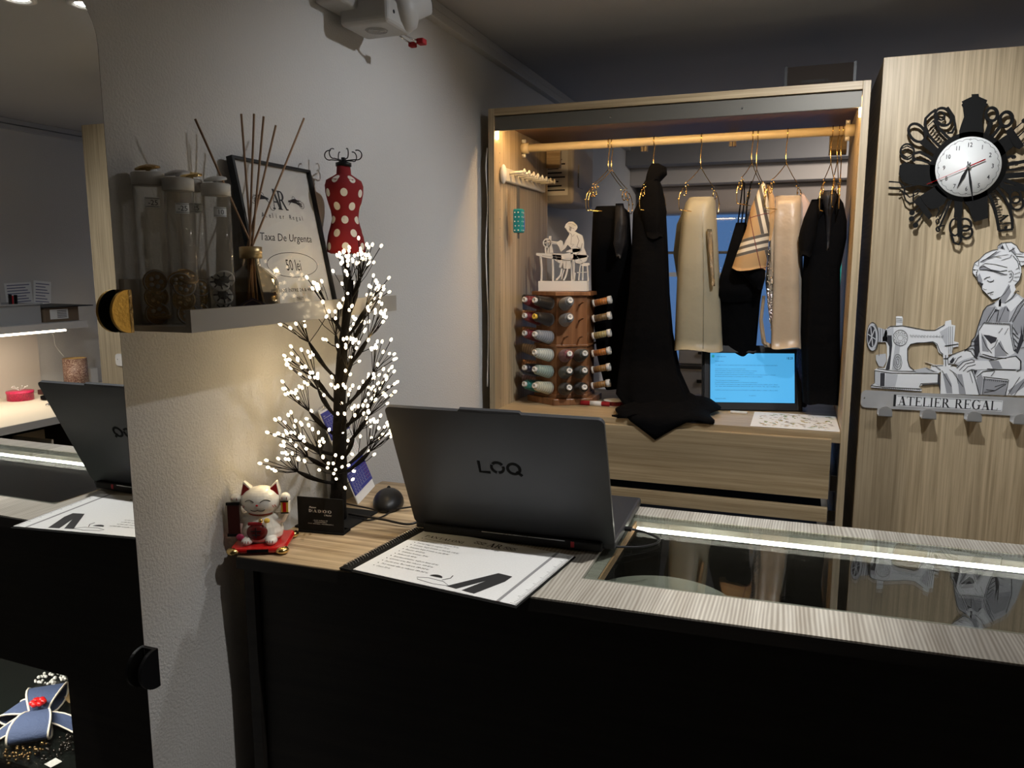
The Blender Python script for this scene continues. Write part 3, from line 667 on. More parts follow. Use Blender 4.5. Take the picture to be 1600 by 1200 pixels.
MB().box((-.017, -.0305, .0465), (.006, -.0255, .0515)).build('belly_sign', 'redcloth', t, bevel=.001)
gm = MB(); gm.strip([(-.012, .038), (.006, .038)], .0016, -.0345, -.0335); gm.strip([(-.003, .044), (-.003, .026)], .0016, -.0345, -.0335); gm.strip([(-.010, .031), (.004, .031)], .0014, -.0345, -.0335); gm.build('badge_sign', 'ink', t)
MB().ball((.0145, -.0295, .0545), (.0052, .0045, .0042), 14).build('yellow_charm', mat('yellow_glaze', (.8, .55, .08), .25), t)
# tablets held by the paws
MB().box((-.0530, -.0175, .028), (-.0335, -.0150, .082)).build('raised_scroll', mat('dark_maroon', (.055, .008, .006), .4), t)
MB().box((-.0545, -.019, .079), (-.0325, -.0142, .0835)).build('scroll_rod', 'black', t); MB().box((-.0545, -.019, .0245), (-.0325, -.0142, .029)).build('scroll_rod', 'black', t)
MB().box((.0360, -.0165, .064), (.0475, -.0150, .0825)).build('yellow_tablet', bpy.data.materials['yellow_glaze'], t)
MB().box((.0390, -.0172, .065), (.0445, -.0164, .0815)).build('tablet_inlay', 'red', t)
MB().box((.0352, -.0172, .0822), (.0483, -.0150, .0842)).box((.0352, -.0172, .0622), (.0483, -.0150, .0642)).build('tablet_trim', 'black', t)
MB().ball((-.031, -.028, .026), (.0068, .0035, .0062), 14).build('foot_pad', mat('pink_glaze', (.45, .04, .12), .3), t)
cl = MB()
for s in (-1, 1):
    for k in (-1, 0, 1):
        cl.tube([(s*.0415+k*.004, -.0148, .090), (s*.0415+k*.004, -.0140, .0855)], .0006, 5)
        cl.tube([(s*.020+k*.0045, -.0375, .022), (s*.020+k*.0045, -.0386, .018)], .0006, 5)
cl.build('claw_lines', bpy.data.materials['dark_red_paint'], t)
# ------------------------------------------------------------------ picture ledge
LY0, LY1 = .838, 1.415; LZ = CZ-.089; LX = -.772
t = thing('picture_ledge', 'narrow beige picture ledge on the left wall above the counter', 'shelf', (WX, LY0, LZ))
Ln = LY1-LY0; Ld = LX-WX
beige = mat('ledge_beige', (.40, .375, .335), .3, coat=.25)
MB().box((.0005, 0, 0), (Ld, Ln, .008)).build('tray', beige, t)
MB().box((.0005, 0, .008), (.010, Ln, .072)).build('back_rail', beige, t)
MB().box((Ld-.009, 0, .008), (Ld, Ln, .031)).build('front_lip', beige, t)
LF = LZ+.0082
# ------------------------------------------------------------------ button tubes
def tube(y, x, h, r, label, price, topcol, lidlabel):
    t = thing('button_tube', label, 'tube', (x, y, LF), RD(0), group='clear button tubes on the ledge')
    MB().lathe([(r, .0), (r, h), (r-.0012, h), (r-.0012, .001)], 40).build('tube_wall', 'tubeplastic', t)
    MB().lathe([(0, h-.004), (r+.001, h-.004), (r+.0012, h+.012), (r-.001, h+.0135), (0, h+.0135)], 40).build('cap', mat('frosted_cap', (.68, .65, .60), .5), t)
    a0 = -62; lb = MB(); n = 8; rr = r+.0006
    lb.add([(rr*cos(RD(a0+i*6.5)), rr*sin(RD(a0+i*6.5)), z) for z in (h-.036, h-.022) for i in range(n+1)], [(i, i+1, n+2+i, n+1+i) for i in range(n)], 0)
    lo = lb.build('price_label', 'paper', t)
    tb = MB(); ang = RD(a0+26+90)
    X = Matrix.Translation((rr*cos(RD(a0+26)), rr*sin(RD(a0+26)), 0)) @ Matrix.Rotation(ang, 4, 'Z')
    add_text(tb, price, 0, h-.0325, .007, X, d=-.0006, align='c'); tb.strip([(-.009, h-.0235), (.009, h-.0235)], .0006, -.0006, -.0004, 0, X); tb.strip([(-.009, h-.0345), (.009, h-.0345)], .0006, -.0006, -.0004, 0, X)
    tb.build('price_print', 'ink', lo)
    X = Matrix.Translation((0, 0, h+.018)) @ Matrix.Rotation(RD(12), 4, 'X')
    MB().lathe([(0, -.004), (.003, -.004), (.003, -.001), (.017, 0), (.0165, .003), (.010, .0055), (0, .007)], 24, 0, X).build('sample_button', topcol, t, label=lidlabel)
    return t
wbm = mat('white_black_button', (.7, .7, .68), .3)
T = [(.8735, -.864, .198, .0215, 'clear button tube nearest the mirror, priced 25', '-25', 'oldgold', 'antique gold sample button'),
     (.884, -.822, .190, .0198, 'second clear button tube from the mirror, full of brass buttons', '-25', 'silver', 'dull silver sample button'),
     (.961, -.868, .197, .0180, 'clear button tube half hidden behind its neighbours near the wall', '25', 'gold', 'bright gold sample button'),
     (.963, -.825, .190, .0200, 'clear button tube with white and black buttons beside the diffuser', '10', wbm, 'white and black sample button')]
for a in T: tube(*a)
rb2 = random.Random(3)
def button(mats, loc, rot, r, label, group, ribs=False):
    t = thing('button', label, 'button', loc, rot=rot, group=group)
    MB().lathe([(0, -.002), (r*.9, -.0016), (r, .0005), (r*.93, .003), (r*.78, .0022), (r*.5, .0032), (0, .0045)], 22).build('face', mats[0], t)
    if ribs:
        a = MB()
        for k in range(8): a.tube([(r*.25*cos(k*pi/4), r*.25*sin(k*pi/4), .0045), (r*.9*cos(k*pi/4), r*.9*sin(k*pi/4), .0038)], .0011, 5)
        a.ball((0, 0, .0035), (r*.52, r*.52, .0024), 14); a.build('rim_pattern', mats[1], t)
    else:
        a = MB(); a.tube([(r*.9*cos(q), r*.9*sin(q), .003) for q in [k*pi/8 for k in range(16)]], .0009, 5, closed=True)
        for k in range(5): a.ball((r*.4*cos(k*1.26), r*.4*sin(k*1.26), .0035), (r*.2, r*.2, .0016), 8)
        a.build('relief', mats[1], t)
    return t
G = 'buttons inside the clear tubes'
for (ty, tx_, h, r, *_), spec, gl in zip(T, [((0, .012, 85), (0, .036, 90), (0, .058, 92), (.004, .010, 20)), ((.002, .012, 80), (-.002, .032, 85), (0, .052, 84), (.004, .064, 40), (-.006, .061, 130)), ((0, .010, 80), (0, .030, 85), (.003, .046, 70)), ((0, .012, 88), (.001, .035, 60), (-.003, .054, 50), (.004, .060, 120))],
                                    ['brass buttons in the clear tube nearest the mirror', 'brass and silver buttons in the second clear tube', 'gold buttons in the tube near the wall', 'white and black buttons in the fourth clear tube']):
    for k, (dx, z, tl) in enumerate(spec):
        ribs = 'white' in gl
        lab = {'white and black buttons in the fourth clear tube': 'white and black ribbed button in the fourth clear tube'}.get(gl, gl.replace('buttons', 'button'))
        lab = lab+[', lowest of the pile', ', second from the bottom', ', third from the bottom', ', near the top of the pile', ', topmost of the pile'][k]
        button((wbm, 'black') if ribs else (('oldgold', 'gold') if k % 2 else ('oldgold', 'silver')), (tx_+dx*.5, ty+dx, LF+z+.002), (RD(tl), 0, RD(58+rb2.uniform(-15, 15))), r*.80, lab, G, ribs)
# ------------------------------------------------------------------ reed diffuser
t = thing('reed_diffuser', 'glass reed diffuser with gold collar and wooden reeds on the ledge', 'diffuser', (-.825, 1.035, LF))
amb = thin_glass('amber_glass', (.88, .84, .76), 1.5)
bt = MB(); bt.lathe([(0, .001), (.040, .001), (.042, .006), (.042, .052), (.038, .063), (.024, .075), (.0145, .082), (.0135, .098), (.0125, .098), (.0125, .082), (.035, .062), (.039, .051), (.039, .006), (0, .005)], 12, sm=False); bt.build('bottle', amb, t)
MB().lathe([(0, .007), (.037, .007), (.037, .040), (0, .040)], 24).build('scented_oil', thin_glass('pale_oil', (.88, .78, .58), 1.33), t)
MB().lathe([(.0125, .094), (.0175, .094), (.0178, .112), (.0125, .113)], 32).build('gold_collar', mat('satin_gold', (.55, .40, .20), .35, .8), t)
lb = MB(); X = Matrix.Rotation(RD(38), 4, 'Z')
lb.prism([(-.022, .006), (.022, .006), (.023, .018), (.018, .024), (.010, .028), (0, .033), (-.010, .028), (-.018, .024), (-.023, .018)], -.0428, -.0422, 0, X); lb.build('label', mat('plum_label', (.055, .035, .05), .5), t)
MB().strip([(-.019, .009), (.019, .009), (.019, .018), (.010, .025), (0, .030), (-.010, .025), (-.019, .018)], .0007, -.0432, -.0428, 0, X, closed=True).build('label_border', 'oldgold', t)
tt = MB(); add_text(tt, 'PARFUM', 0, .014, .0032, X, d=-.0433, align='c'); tt.build('label_text', 'oldgold', t)
reed = mat('rattan_reed', (.34, .20, .11), .7)
for px, py, xx in [(305, 186, -.83), (377, 178, -.825), (397, 178, -.82), (412, 182, -.80), (431, 196, -.80), (475, 185, -.81)]:
    e = at(px, py, 'x', xx); e = Vector(e)-Vector((-.825, 1.035, LF)); n0 = Vector((rb2.uniform(-.005, .005), rb2.uniform(-.005, .005), .112))
    lowp = Vector((-e.x*.12, -(e.y)*.10, .012)); MB().tube([lowp, n0, e], .0017, 6).build('reed', reed, t)
# ------------------------------------------------------------------ framed price notice
tl_, tr2 = at(357, 241, 'x', WX+.012), at(483, 268, 'x', WX+.012)
bl_, br2 = at(399, 472, 'x', WX+.066), at(540, 476, 'x', WX+.066)
yL, yR = (tl_.y+bl_.y)/2, (tr2.y+br2.y)/2
yL, yR = 1.062, 1.282
zt = (tl_.z+tr2.z)/2; fh = math.hypot(zt-LF, .052)
ang = math.atan2(.052, zt-LF)
t = thing('framed_notice', 'black framed white notice leaning on the wall behind the diffuser', 'framed notice', (WX+.066, yL, LF), rot=(0, 0, RD(90)))
t.rotation_euler = (Matrix.Rotation(RD(90), 4, 'Z') @ Matrix.Rotation(-ang, 4, 'X')).to_euler()
fw = yR-yL
f = MB(); f.strip([(.0035, .0035), (fw-.0035, .0035), (fw-.0035, fh-.0035), (.0035, fh-.0035)], .007, -.006, .006, 0, None, closed=True); f.build('frame', 'black', t)
MB().box((.005, .001, .005), (fw-.005, .003, fh-.005)).build('sheet', mat('notice_paper', (.62, .61, .59), .7), t)
MB().box((.006, -.003, .006), (fw-.006, -.0015, fh-.006)).build('glazing', 'picglass', t)
tx = MB(); c_ = fw/2; D = .0006
add_serif(tx, 'A', c_-.020, fh-.082, .036, d=D, shear=-.1, sx=.8); add_serif(tx, 'R', c_-.002, fh-.082, .034, d=D, sx=.8)
tx.strip(curl(c_-.020, fh-.078, .010, .004, 90, 400), .0009, D-.0001, D+.0001)
for s in (-1, 1):
    for k in range(5):
        tx.strip([(c_+s*(.028+u*.040), fh-.072+.012*sin(u*3.1+k*.5)*(1-k*.3)+k*.002) for u in [i/10 for i in range(11)]], [.0006+.0022*sin(pi*i/10) for i in range(11)], D-.0001, D+.0001)
    tx.strip(curl(c_+s*.068, fh-.068, .009, .002, 200, 560), .0008, D-.0001, D+.0001); tx.strip(curl(c_+s*.045, fh-.060, .006, .002, 0, 360), .0008, D-.0001, D+.0001)
for i, ch in enumerate('Atelier Regal'): add_text(tx, ch, c_-.056+i*.0096, fh-.098, .0085, d=D)
add_text(tx, 'Taxa De Urgenta', c_, fh-.138, .0135, d=D, align='c', shear=.28, width=.150)
add_text(tx, '50 lei', c_+.004, fh-.190, .020, d=D, align='c', sx=.72)
tx.strip([(c_+.004+.073*cos(RD(a)), fh-.180+.022*sin(RD(a))) for a in range(0, 360, 8)], .0009, D-.0001, D+.0001, closed=True)
add_text(tx, 'PREDARE ÎNTRE 24 & 48 DE ORE', c_+.004, fh-.228, .0062, d=D, align='c', width=.155); add_text(tx, 'MAXIM', c_+.004, fh-.243, .0062, d=D, align='c', sx=.7)
if fh > .27: add_text(tx, 'VĂ MULȚUMIM', c_+.010, max(.011, fh-.272), .0065, d=D, align='c', sx=.75)
tx.build('notice_text', 'ink', t)
# ------------------------------------------------------------------ small polka dot mannequin
MY = 1.325; MXx = -.830
t = thing('mini_mannequin', 'small red polka dot dress form with black hooks on the ledge', 'mannequin', (MXx, MY, LF))
m_, nt, bs = _bsdf('red_polka_dot_cloth'); N, L = nt.nodes, nt.links
bs.inputs['Base Color'].default_value = (.22, .003, .006, 1); bs.inputs['Roughness'].default_value = .85
mz = [(.0, .095), (.023, .095), (.0285, .098), (.029, .108), (.0265, .125), (.022, .143), (.0195, .155), (.021, .168), (.0255, .185), (.028, .198), (.0285, .210), (.026, .219), (.016, .226), (.0110, .230), (.0100, .243), (.0, .243)]
k = (at(545, 262, 'x', MXx).z-LF)/.243
mz = [(r*1.42, z*k) for r, z in mz]
torso = MB(); torso.lathe(mz, 32, 0, None, True, .82, 1.08); to = torso.build('torso', m_, t)
dots = MB()
def prof_r(z):
    for (r0, z0), (r1, z1) in zip(mz[1:-1], mz[2:]):
        if z0 <= z <= z1 and z1 > z0: return r0+(r1-r0)*(z-z0)/(z1-z0)
    return mz[2][0]
for row in range(6):
    for j in range(5):
        az = RD(-52+(j-2)*58+(29 if row % 2 else 0)); z = (.107+row*.0225)*k; R0 = .0075
        vs = []
        for q in range(17):
            a_, rr_ = (0, 0) if q == 16 else (q*pi/8, R0)
            zz = z+rr_*sin(a_); r_ = prof_r(zz)+.0005; aa = az+rr_*cos(a_)/max(r_, .01); vs.append((r_*cos(aa)*.82, r_*sin(aa)*1.08, zz))
        dots.add(vs, [(q, (q+1) % 16, 16) for q in range(16)], 0)
dots.build('white_dots', 'cream', t)
MB().lathe([(0, .243*k), (.0150, .243*k), (.0150, .249*k), (.004, .252*k), (.004, .258*k), (0, .258*k)], 20).build('neck_cap', 'black', t)
for j in range(6):
    a_ = j*pi/3+.3; d = Vector((cos(a_), sin(a_), 0)); z0 = .253*k
    pts = [d*(.004)+Vector((0, 0, z0))]+[d*(.027+.009*cos(RD(q)))+Vector((0, 0, z0+.010+.009*sin(RD(q)))) for q in range(-110, 130, 20)]
    MB().tube(pts, .0011, 6).build('hook', 'black', t)
MB().lathe([(0, 0), (.034, 0), (.034, .003), (.012, .008), (.005, .012), (.0045, .03), (.007, .045), (.0085, .055), (.0045, .065), (.0045, .098*k), (0, .098*k)], 24).build('stand', 'black', t)
# ------------------------------------------------------------------ security camera on the wall
t = thing('security_camera', 'white wall mounted security camera with red cable ends near the ceiling', 'camera', (WX, 1.45, 2.06)); t.scale = (.95, .95, .95)
cam_m = mat('camera_white', (.42, .41, .395), .45)
MB().box((.0005, -.115, -.005), (.065, -.01, .11)).build('wall_bracket', cam_m, t, bevel=.008, seg=4)
b = MB(); b.box((.02, -.055, -.035), (.135, .055, .02)); b.build('housing', cam_m, t, bevel=.012, seg=4)
MB().box((.065, -.06, .02), (.12, .055, .125)).build('rear_box', cam_m, t, bevel=.006)
Xr = Matrix.Translation((.115, .035, .020)) @ Matrix.Rotation(RD(62), 4, 'Y') @ Matrix.Rotation(RD(-35), 4, 'X')
MB().lathe([(.0, -.02), (.052, -.02), (.055, .0), (.050, .018), (.036, .028), (.034, .06), (.030, .062)], 36, 0, Xr).build('head', cam_m, t)
MB().lathe([(0, .058), (.030, .058), (.030, .063), (0, .066)], 32, 0, Xr).build('lens', 'blackgloss', t)
g = MB()
for r_ in (.008, .013, .018, .023): g.tube([(.080+r_*cos(RD(a)), -.005+r_*sin(RD(a)), -.0355) for a in range(0, 360, 20)], .0012, 5, closed=True)
g.build('speaker_grille', 'grey', t)
s_ = MB()
for x, y, z in ((.1355, -.03, -.01), (.1355, .045, -.012), (.1355, .0, .0)): s_.ball((x, y, z), (.0015, .004, .004), 8)
s_.build('screw', 'black', t)
w_ = MB(); w_.tube([(.11, .055, -.03), (.125, .075, -.036), (.128, .09, -.034)], .002, 6); w_.tube([(.10, .055, -.03), (.108, .075, -.038), (.112, .088, -.04)], .002, 6); w_.build('wire', 'chrome', t)
w_ = MB(); w_.box((.105, .088, -.046), (.120, .104, -.036)); w_.box((.125, .088, -.042), (.142, .108, -.030)); w_.build('red_connector', 'redcloth', t, bevel=.002)
ar = MB(); ar.add([(.0655, -.045, .018), (.0655, -.035, .018), (.0655, -.040, .028)], [(0, 1, 2)]); ar.build('arrow_mark', 'ink', t)
# ------------------------------------------------------------------ open wardrobe
WY0, WY1 = 2.15, 2.66; WL, WR = -.862, .140; WT = CZ+.447; SH = 1.130
t = thing('open_wardrobe', 'open oak wardrobe frame with lit hanging rail and drawers', 'wardrobe', (WL, WY0, 0))
def wbx(name, a, b, m, bevel=.0008, parent=t, **k):
    return MB().box((a[0]-WL, a[1]-WY0, a[2]), (b[0]-WL, b[1]-WY0, b[2])).build(name, m, parent, bevel=bevel, **k)
wbx('side_panel', (WL, WY0, 0), (WL+.018, WY1, WT), 'oak'); wbx('side_panel', (WR-.018, WY0, 0), (WR, WY1, WT), 'oak')
wbx('top_panel', (WL+.0182, WY0, WT-.020), (WR-.0182, WY1, WT), 'oakx')
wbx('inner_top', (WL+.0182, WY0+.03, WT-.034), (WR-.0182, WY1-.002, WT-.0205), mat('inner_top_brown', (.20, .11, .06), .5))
tk = wbx('sliding_track', (WL+.0185, WY0+.004, CZ+.385), (WR-.0185, WY0+.012, CZ+.424), 'alu')
wbx('track_lip', (WL+.0185, WY0+.0125, CZ+.415), (WR-.0185, WY0+.06, CZ+.424), 'alu', 0, tk)
for x in (-.505, -.16): MB().ball((x-WL, .003, CZ+.402), (.003, .002, .003), 10).build('screw', 'chrome', t)
wbx('bottom_shelf', (WL+.0182, WY0+.004, SH-.028), (WR-.0182, WY1, SH), 'oakx')
wbx('plinth', (WL+.0182, WY0+.03, 0), (WR-.0182, WY0+.045, .08), 'oakx')
def drawer(z0, z1, dy):
    d = wbx('drawer_front', (WL+.022, WY0-dy, z0), (.100, WY0-dy+.018, z1), 'oakx')
    wbx('drawer_box', (WL+.03, WY0-dy+.0185, z0+.01), (.088, WY1-.05, max(z0+.02, z1-.04)), mat('drawer_dark', (.02, .018, .016), .7) if 'drawer_dark' not in bpy.data.materials else bpy.data.materials['drawer_dark'], 0, d)
    return d
def z_at(px, py): return at(px, py, 'y', WY0).z
drawer(z_at(1300, 779), z_at(1300, 686), .012)
drawer(z_at(1295, 815), z_at(1295, 793), .012)
drawer(.62, .82, .002); drawer(.10, .60, .002)
rl = wbx('drawer_runner', (.103, WY0+.01, z_at(1305, 770)), (.1215, WY1-.06, z_at(1305, 745)), 'chrome')
wbx('drawer_runner', (.103, WY0+.01, z_at(1305, 818)), (.1215, WY1-.06, z_at(1305, 800)), 'chrome')
# led light strips behind the front edges
wbx('led_strip', (WL+.0185, WY0+.016, CZ+.365), (WL+.0225, WY0+.024, CZ+.412), 'ledo', 0)
wbx('led_strip', (WR-.0225, WY0+.016, CZ+.365), (WR-.0185, WY0+.024, CZ+.412), 'ledo', 0)
wbx('led_strip', (WL+.03, WY0+.016, CZ+.409), (WR-.03, WY0+.030, CZ+.4145), 'ledo', 0)
hl = MB()
for s, x in ((1, WL+.0182), (-1, WR-.0182)):
    for y in (WY0+.045, WY1-.06):
        for i in range(28): z = SH+.03+i*.027; hl.box((x-WL-.0003, y-WY0-.0018, z-.0018), (x-WL+.0003, y-WY0+.0018, z+.0018))
hl.build('shelf_pin_holes', mat('hole_metal', (.4, .36, .3), .3, .7), t)
# hanging rail
RY = 2.39; RZ = at(822, 232, 'y', RY).z
rodm = mat('cream_enamel', (.72, .62, .42), .25, coat=.5)
rr = thing('clothes_rail', 'cream metal clothes rail across the open wardrobe', 'rail', (WL+.0185, RY, RZ))
MB().cyl((.006, 0, 0), (WR-WL-.043, 0, 0), .0125, 28).build('rod', rodm, rr)
for x0, x1 in ((0, .024), (WR-WL-.061, WR-WL-.037)):
    e = MB(); e.cyl((x0, 0, 0), (x1, 0, 0), .0165, 24); e.build('end_socket', rodm, rr)
    s = MB(); s.cyl((x0+.001, 0, .022), (x1-.012, 0, .022), .006, 12); s.cyl((x0+.001, 0, -.022), (x1-.012, 0, -.022), .006, 12); s.build('fixing_screw', 'white', rr)
# corner blocks visible at the open back
for i, (px, py) in enumerate([(1007, 230), (1145, 222)]):
    p = at(px, py, 'y', WY1-.03)
    MB().box((p.x-WL-.010, WY1-WY0-.04, p.z-.014), (p.x-WL-.001, WY1-WY0-.02, WT-.035)).box((p.x-WL+.001, WY1-WY0-.04, p.z-.014), (p.x-WL+.010, WY1-WY0-.02, WT-.035)).build('back_peg', 'oak', t)
for x0 in (WR-.075, WL+.022): MB().box((x0-WL, WY1-WY0-.03, CZ+.335), (x0-WL+.05, WY1-WY0-.012, CZ+.395)).build('corner_bracket', 'oakx', t, bevel=.002)
# cable running down between wardrobe and wall
cable('white and dark cables hanging in the gap between wall and wardrobe', [(-.868, 2.158, 1.90), (-.872, 2.156, 1.84), (-.868, 2.158, 1.74), (-.874, 2.156, 1.6), (-.868, 2.158, 1.4), (-.872, 2.157, 1.2)], .0022, 'white')
# ------------------------------------------------------------------ pull out peg rack
p = at(781, 272, 'x', WL+.018)
t = thing('peg_rack', 'cream pull out rack with pegs on the wardrobe left side', 'rack', (WL+.0182, p.y, p.z))
cream = mat('cream_plastic', (.70, .66, .56), .35)
Lr = .40
MB().box((.0003, 0, -.020), (.014, Lr, .020)).build('rail_body', cream, t, bevel=.004)
MB().ball((.010, .003, .0), (.010, .012, .028), 20).build('end_cap', 'white', t)
for i in range(8):
    y = .045+i*.043; z = .006
    pg = MB(); pg.tube([(.012, y, z), (.064, y+.004, z+.004)], .0048, 10); pg.ball((.060, y+.004, z+.0045), (.004, .0075, .0085), 12); pg.build('peg', cream, t)
# teal polka dot tin on a strap
p = at(806, 308, 'x', WL+.05)
t = thing('ribbon_tin', 'teal polka dot ribbon tin hanging from the peg rack', 'tin', (WL+.062, 2.235, CZ+.225))
teal = mat('teal_lacquer', (.01, .26, .27), .4)
MB().box((-.002, -.010, -.055), (.0, .010, .012)).build('strap', 'alu', t)
MB().box((-.012, -.017, -.125), (.014, .017, -.055)).build('case', teal, t, bevel=.004)
dd = MB()
for i in range(5):
    for j in range(2): dd.ball((-.006+j*.011+(i % 2)*.002, -.0172, -.118+i*.013), (.0022, .0006, .0022), 8); dd.ball((.0142, -.009+j*.013, -.118+i*.013), (.0006, .0022, .0022), 8)
dd.build('dots', 'white', t); MB().box((.0141, .006, -.118), (.0148, .015, -.065)).build('blade', 'chrome', t); MB().box((-.001, -.006, -.142), (.001, .006, -.125)).build('lower_strap', 'alu', t)
# ------------------------------------------------------------------ hexagonal spool carousel
cx_, cy_ = -.700, 2.405
tz = at(878, 456, 'y', cy_-.09).z
t = thing('spool_carousel', 'brown wooden hexagonal thread spool tower on the wardrobe shelf', 'spool rack', (cx_, cy_, SH))
R0 = .097; Hh = tz-SH
def hexp(R, off=-90): return [(R*cos(RD(off+60*i)), R*sin(RD(off+60*i))) for i in range(6)]
def hexslab(mb, R, z0, z1):
    h = hexp(R); v = [(x, y, z) for z in (z0, z1) for x, y in h]
    return mb.add(v, [tuple(range(6))[::-1], tuple(range(6, 12))]+[(i, (i+1) % 6, (i+1) % 6+6, i+6) for i in range(6)])
a = MB(); hexslab(a, .125, 0, .020); a.build('base', 'brownwood', t, bevel=.002)
a = MB(); hexslab(a, R0, .0201, Hh*.52); hexslab(a, R0-.001, Hh*.52+.001, Hh-.012); a.build('tower', 'brownwood', t, bevel=.001)
a = MB(); hexslab(a, R0+.006, Hh*.515, Hh*.535); a.build('moulding', 'brownwood', t, bevel=.001); a = MB(); hexslab(a, R0+.004, .0202, .030); a.build('moulding', 'brownwood', t, bevel=.001)
a = MB(); hexslab(a, R0+.014, Hh-.0119, Hh); a.build('top', 'brownwood', t, bevel=.001)
MB().lathe([(0, -.0001), (.10, -.0001), (.10, .0001), (0, .0001)], 8).build('turntable_pad', 'black', t) if False else None
threads = {}
def thread(c):
    if c not in threads:
        m, nt, b = _bsdf('thread_%d' % len(threads)); N, L = nt.nodes, nt.links
        tc = N.new('ShaderNodeTexCoord'); w = N.new('ShaderNodeTexWave'); w.bands_direction = 'Z'; w.inputs['Scale'].default_value = 38; w.inputs['Distortion'].default_value = 2.5
        L.new(tc.outputs['Object'], w.inputs['Vector']); r = N.new('ShaderNodeMapRange'); r.inputs['To Min'].default_value = .72; r.inputs['To Max'].default_value = 1.2
        L.new(w.outputs['Fac'], r.inputs[0]); s = N.new('ShaderNodeVectorMath'); s.operation = 'SCALE'; s.inputs[0].default_value = c; L.new(r.outputs[0], s.inputs['Scale'])
        L.new(s.outputs[0], b.inputs['Base Color']); b.inputs['Roughness'].default_value = .38; b.inputs['Sheen Weight'].default_value = .2; threads[c] = m
    return threads[c]
zr = [at(839, y, 'y', cy_-.11).z-SH-.012 for y in (466, 491, 518.5, 546.5, 572.5, 598)]
DK, MR, BN, GR, LG = (.012, .010, .009), (.16, .012, .022), (.36, .20, .12), (.16, .17, .19), (.27, .29, .33)
PL, SG, BG, NV, TL, MV, PC = (.50, .55, .52), (.27, .36, .33), (.50, .50, .40), (.01, .01, .03), (.02, .20, .19), (.28, .18, .19), (.55, .30, .18)
OR, OV, GD, BG2, BW, RW, DG = (.42, .15, .03), (.16, .10, .04), (.38, .32, .14), (.55, .45, .38), (.30, .16, .05), (.19, .06, .08), (.05, .06, .06)
cols = {'A': (-90, .0, [(DK, 'black'), (BN, 'tan'), (BN, 'copper brown'), (BG2, 'pale beige'), (PC, 'peach'), (MV, 'mauve')]),
        'B': (-30, -.024, [(MR, 'maroon'), (MR, 'dark red'), (MR, 'wine red'), None, (NV, 'navy'), (TL, 'teal')]),
        'C': (-30, .024, [(DK, 'black'), (DK, 'black, yellow capped'), (LG, 'blue grey'), (PL, 'pale mint'), (SG, 'sage green'), (BG, 'beige green')]),
        'D': (30, -.024, [(GR, 'mid grey'), (GR, 'grey'), None, (RW, 'rose brown'), (DG, 'charcoal'), (DK, 'black')]),
        'E': (30, .024, [None, None, None, (DG, 'dark green grey'), (DG, 'bottle green'), (DK, 'black')]),
        'F': (90, .0, [(OR, 'orange'), (OV, 'olive brown'), (GD, 'pale gold'), (OR, 'bright orange'), (BW, 'golden brown'), (BW, 'bronze')])}
where = {'A': 'far left side of tower', 'B': 'left column of tower left face', 'C': 'right column of tower left face', 'D': 'left column of tower right face', 'E': 'right column of tower right face', 'F': 'right side of tower'}
rown = ['top row', 'second row', 'third row', 'fourth row', 'fifth row', 'bottom row']
pegs = MB(); proto = {}
for key, (nd, off, lst) in cols.items():
    a_ = RD(nd-90); n = Vector((cos(a_), sin(a_), 0)); tv = Vector((-n.y, n.x, 0)); ap = R0*cos(RD(30))
    for i in range(6):
        d = (n+Vector((0, 0, .22))).normalized(); b0_ = n*(ap-.001)+tv*off+Vector((0, 0, zr[i]-.008))
        pegs.tube([b0_, b0_+d*(.045 if lst[i] is None else .02)], .0028, 8)
        if lst[i] is None:
            pegs.tube([b0_+d*.045-tv*.0, b0_+d*.045], .0035, 8); continue
        c, nm = lst[i]; q = d.to_track_quat('Z', 'Y')
        s = thing('thread_spool', '%s thread spool, %s, %s' % (nm, where[key], rown[i]), 'thread spool', Vector((cx_, cy_, SH))+b0_+d*.006, rot=q.to_euler(), group='thread spools on the wooden tower')
        if key == 'F':
            MB().lathe([(0, .008), (.0105, .008), (.0105, .050), (0, .050)], 20).build('thread', thread(c), s)
            MB().lathe([(0, .001), (.0115, .001), (.0115, .0079)], 20).lathe([(.0115, .0501), (.0125, .0505), (.0125, .062), (.005, .063), (.005, .054)], 20).build('core', 'white', s)
        else:
            MB().lathe([(.004, .001), (.0205, .002), (.0200, .012), (.0150, .056), (.0135, .060), (.004, .060)], 24).build('thread', thread(c), s)
            cm = 'white'
            if 'yellow' in nm: cm = bpy.data.materials['yellow_glaze']
            MB().lathe([(.0042, .062), (.0042, .070), (.0085, .070), (.0078, .0602), (.0045, .0602)], 20).build('core', cm, s)
pegs.build('pegs', 'brownwood', t)
# ------------------------------------------------------------------ white seamstress standee on the tower
ex, ez = 835, 335
SY = cy_-.045
base_c = at(881, 450, 'y', SY)
t = thing('seamstress_standee', 'white cut out figurine of a seamstress at her table on the spool tower', 'figurine', (base_c.x, SY, tz+.0005))
def q2(u, v):
    p = at(ex+u/9.6, ez+v/9.6, 'y', SY); return (p.x-base_c.x, p.z-tz-.0005)
zshift = -q2(80, 1135)[1]
def S(l): return [(a, b+zshift) for a, b in (q2(u, v) for u, v in l)]
bb = S([(78, 985), (805, 985), (805, 1135), (78, 1135)])
MB().prism([bb[3], bb[2], bb[1], bb[0]], -.014, .014).build('base', mat('white_base', (.8, .8, .79), .6), t)
wm = mat('white_print_figure', (.66, .66, .66), .4); gm_ = mat('light_grey_print', (.28, .28, .29), .4); lm_ = mat('pale_grey_print', (.46, .46, .47), .4)
f = MB(); d0, d1 = -.0015, .0015
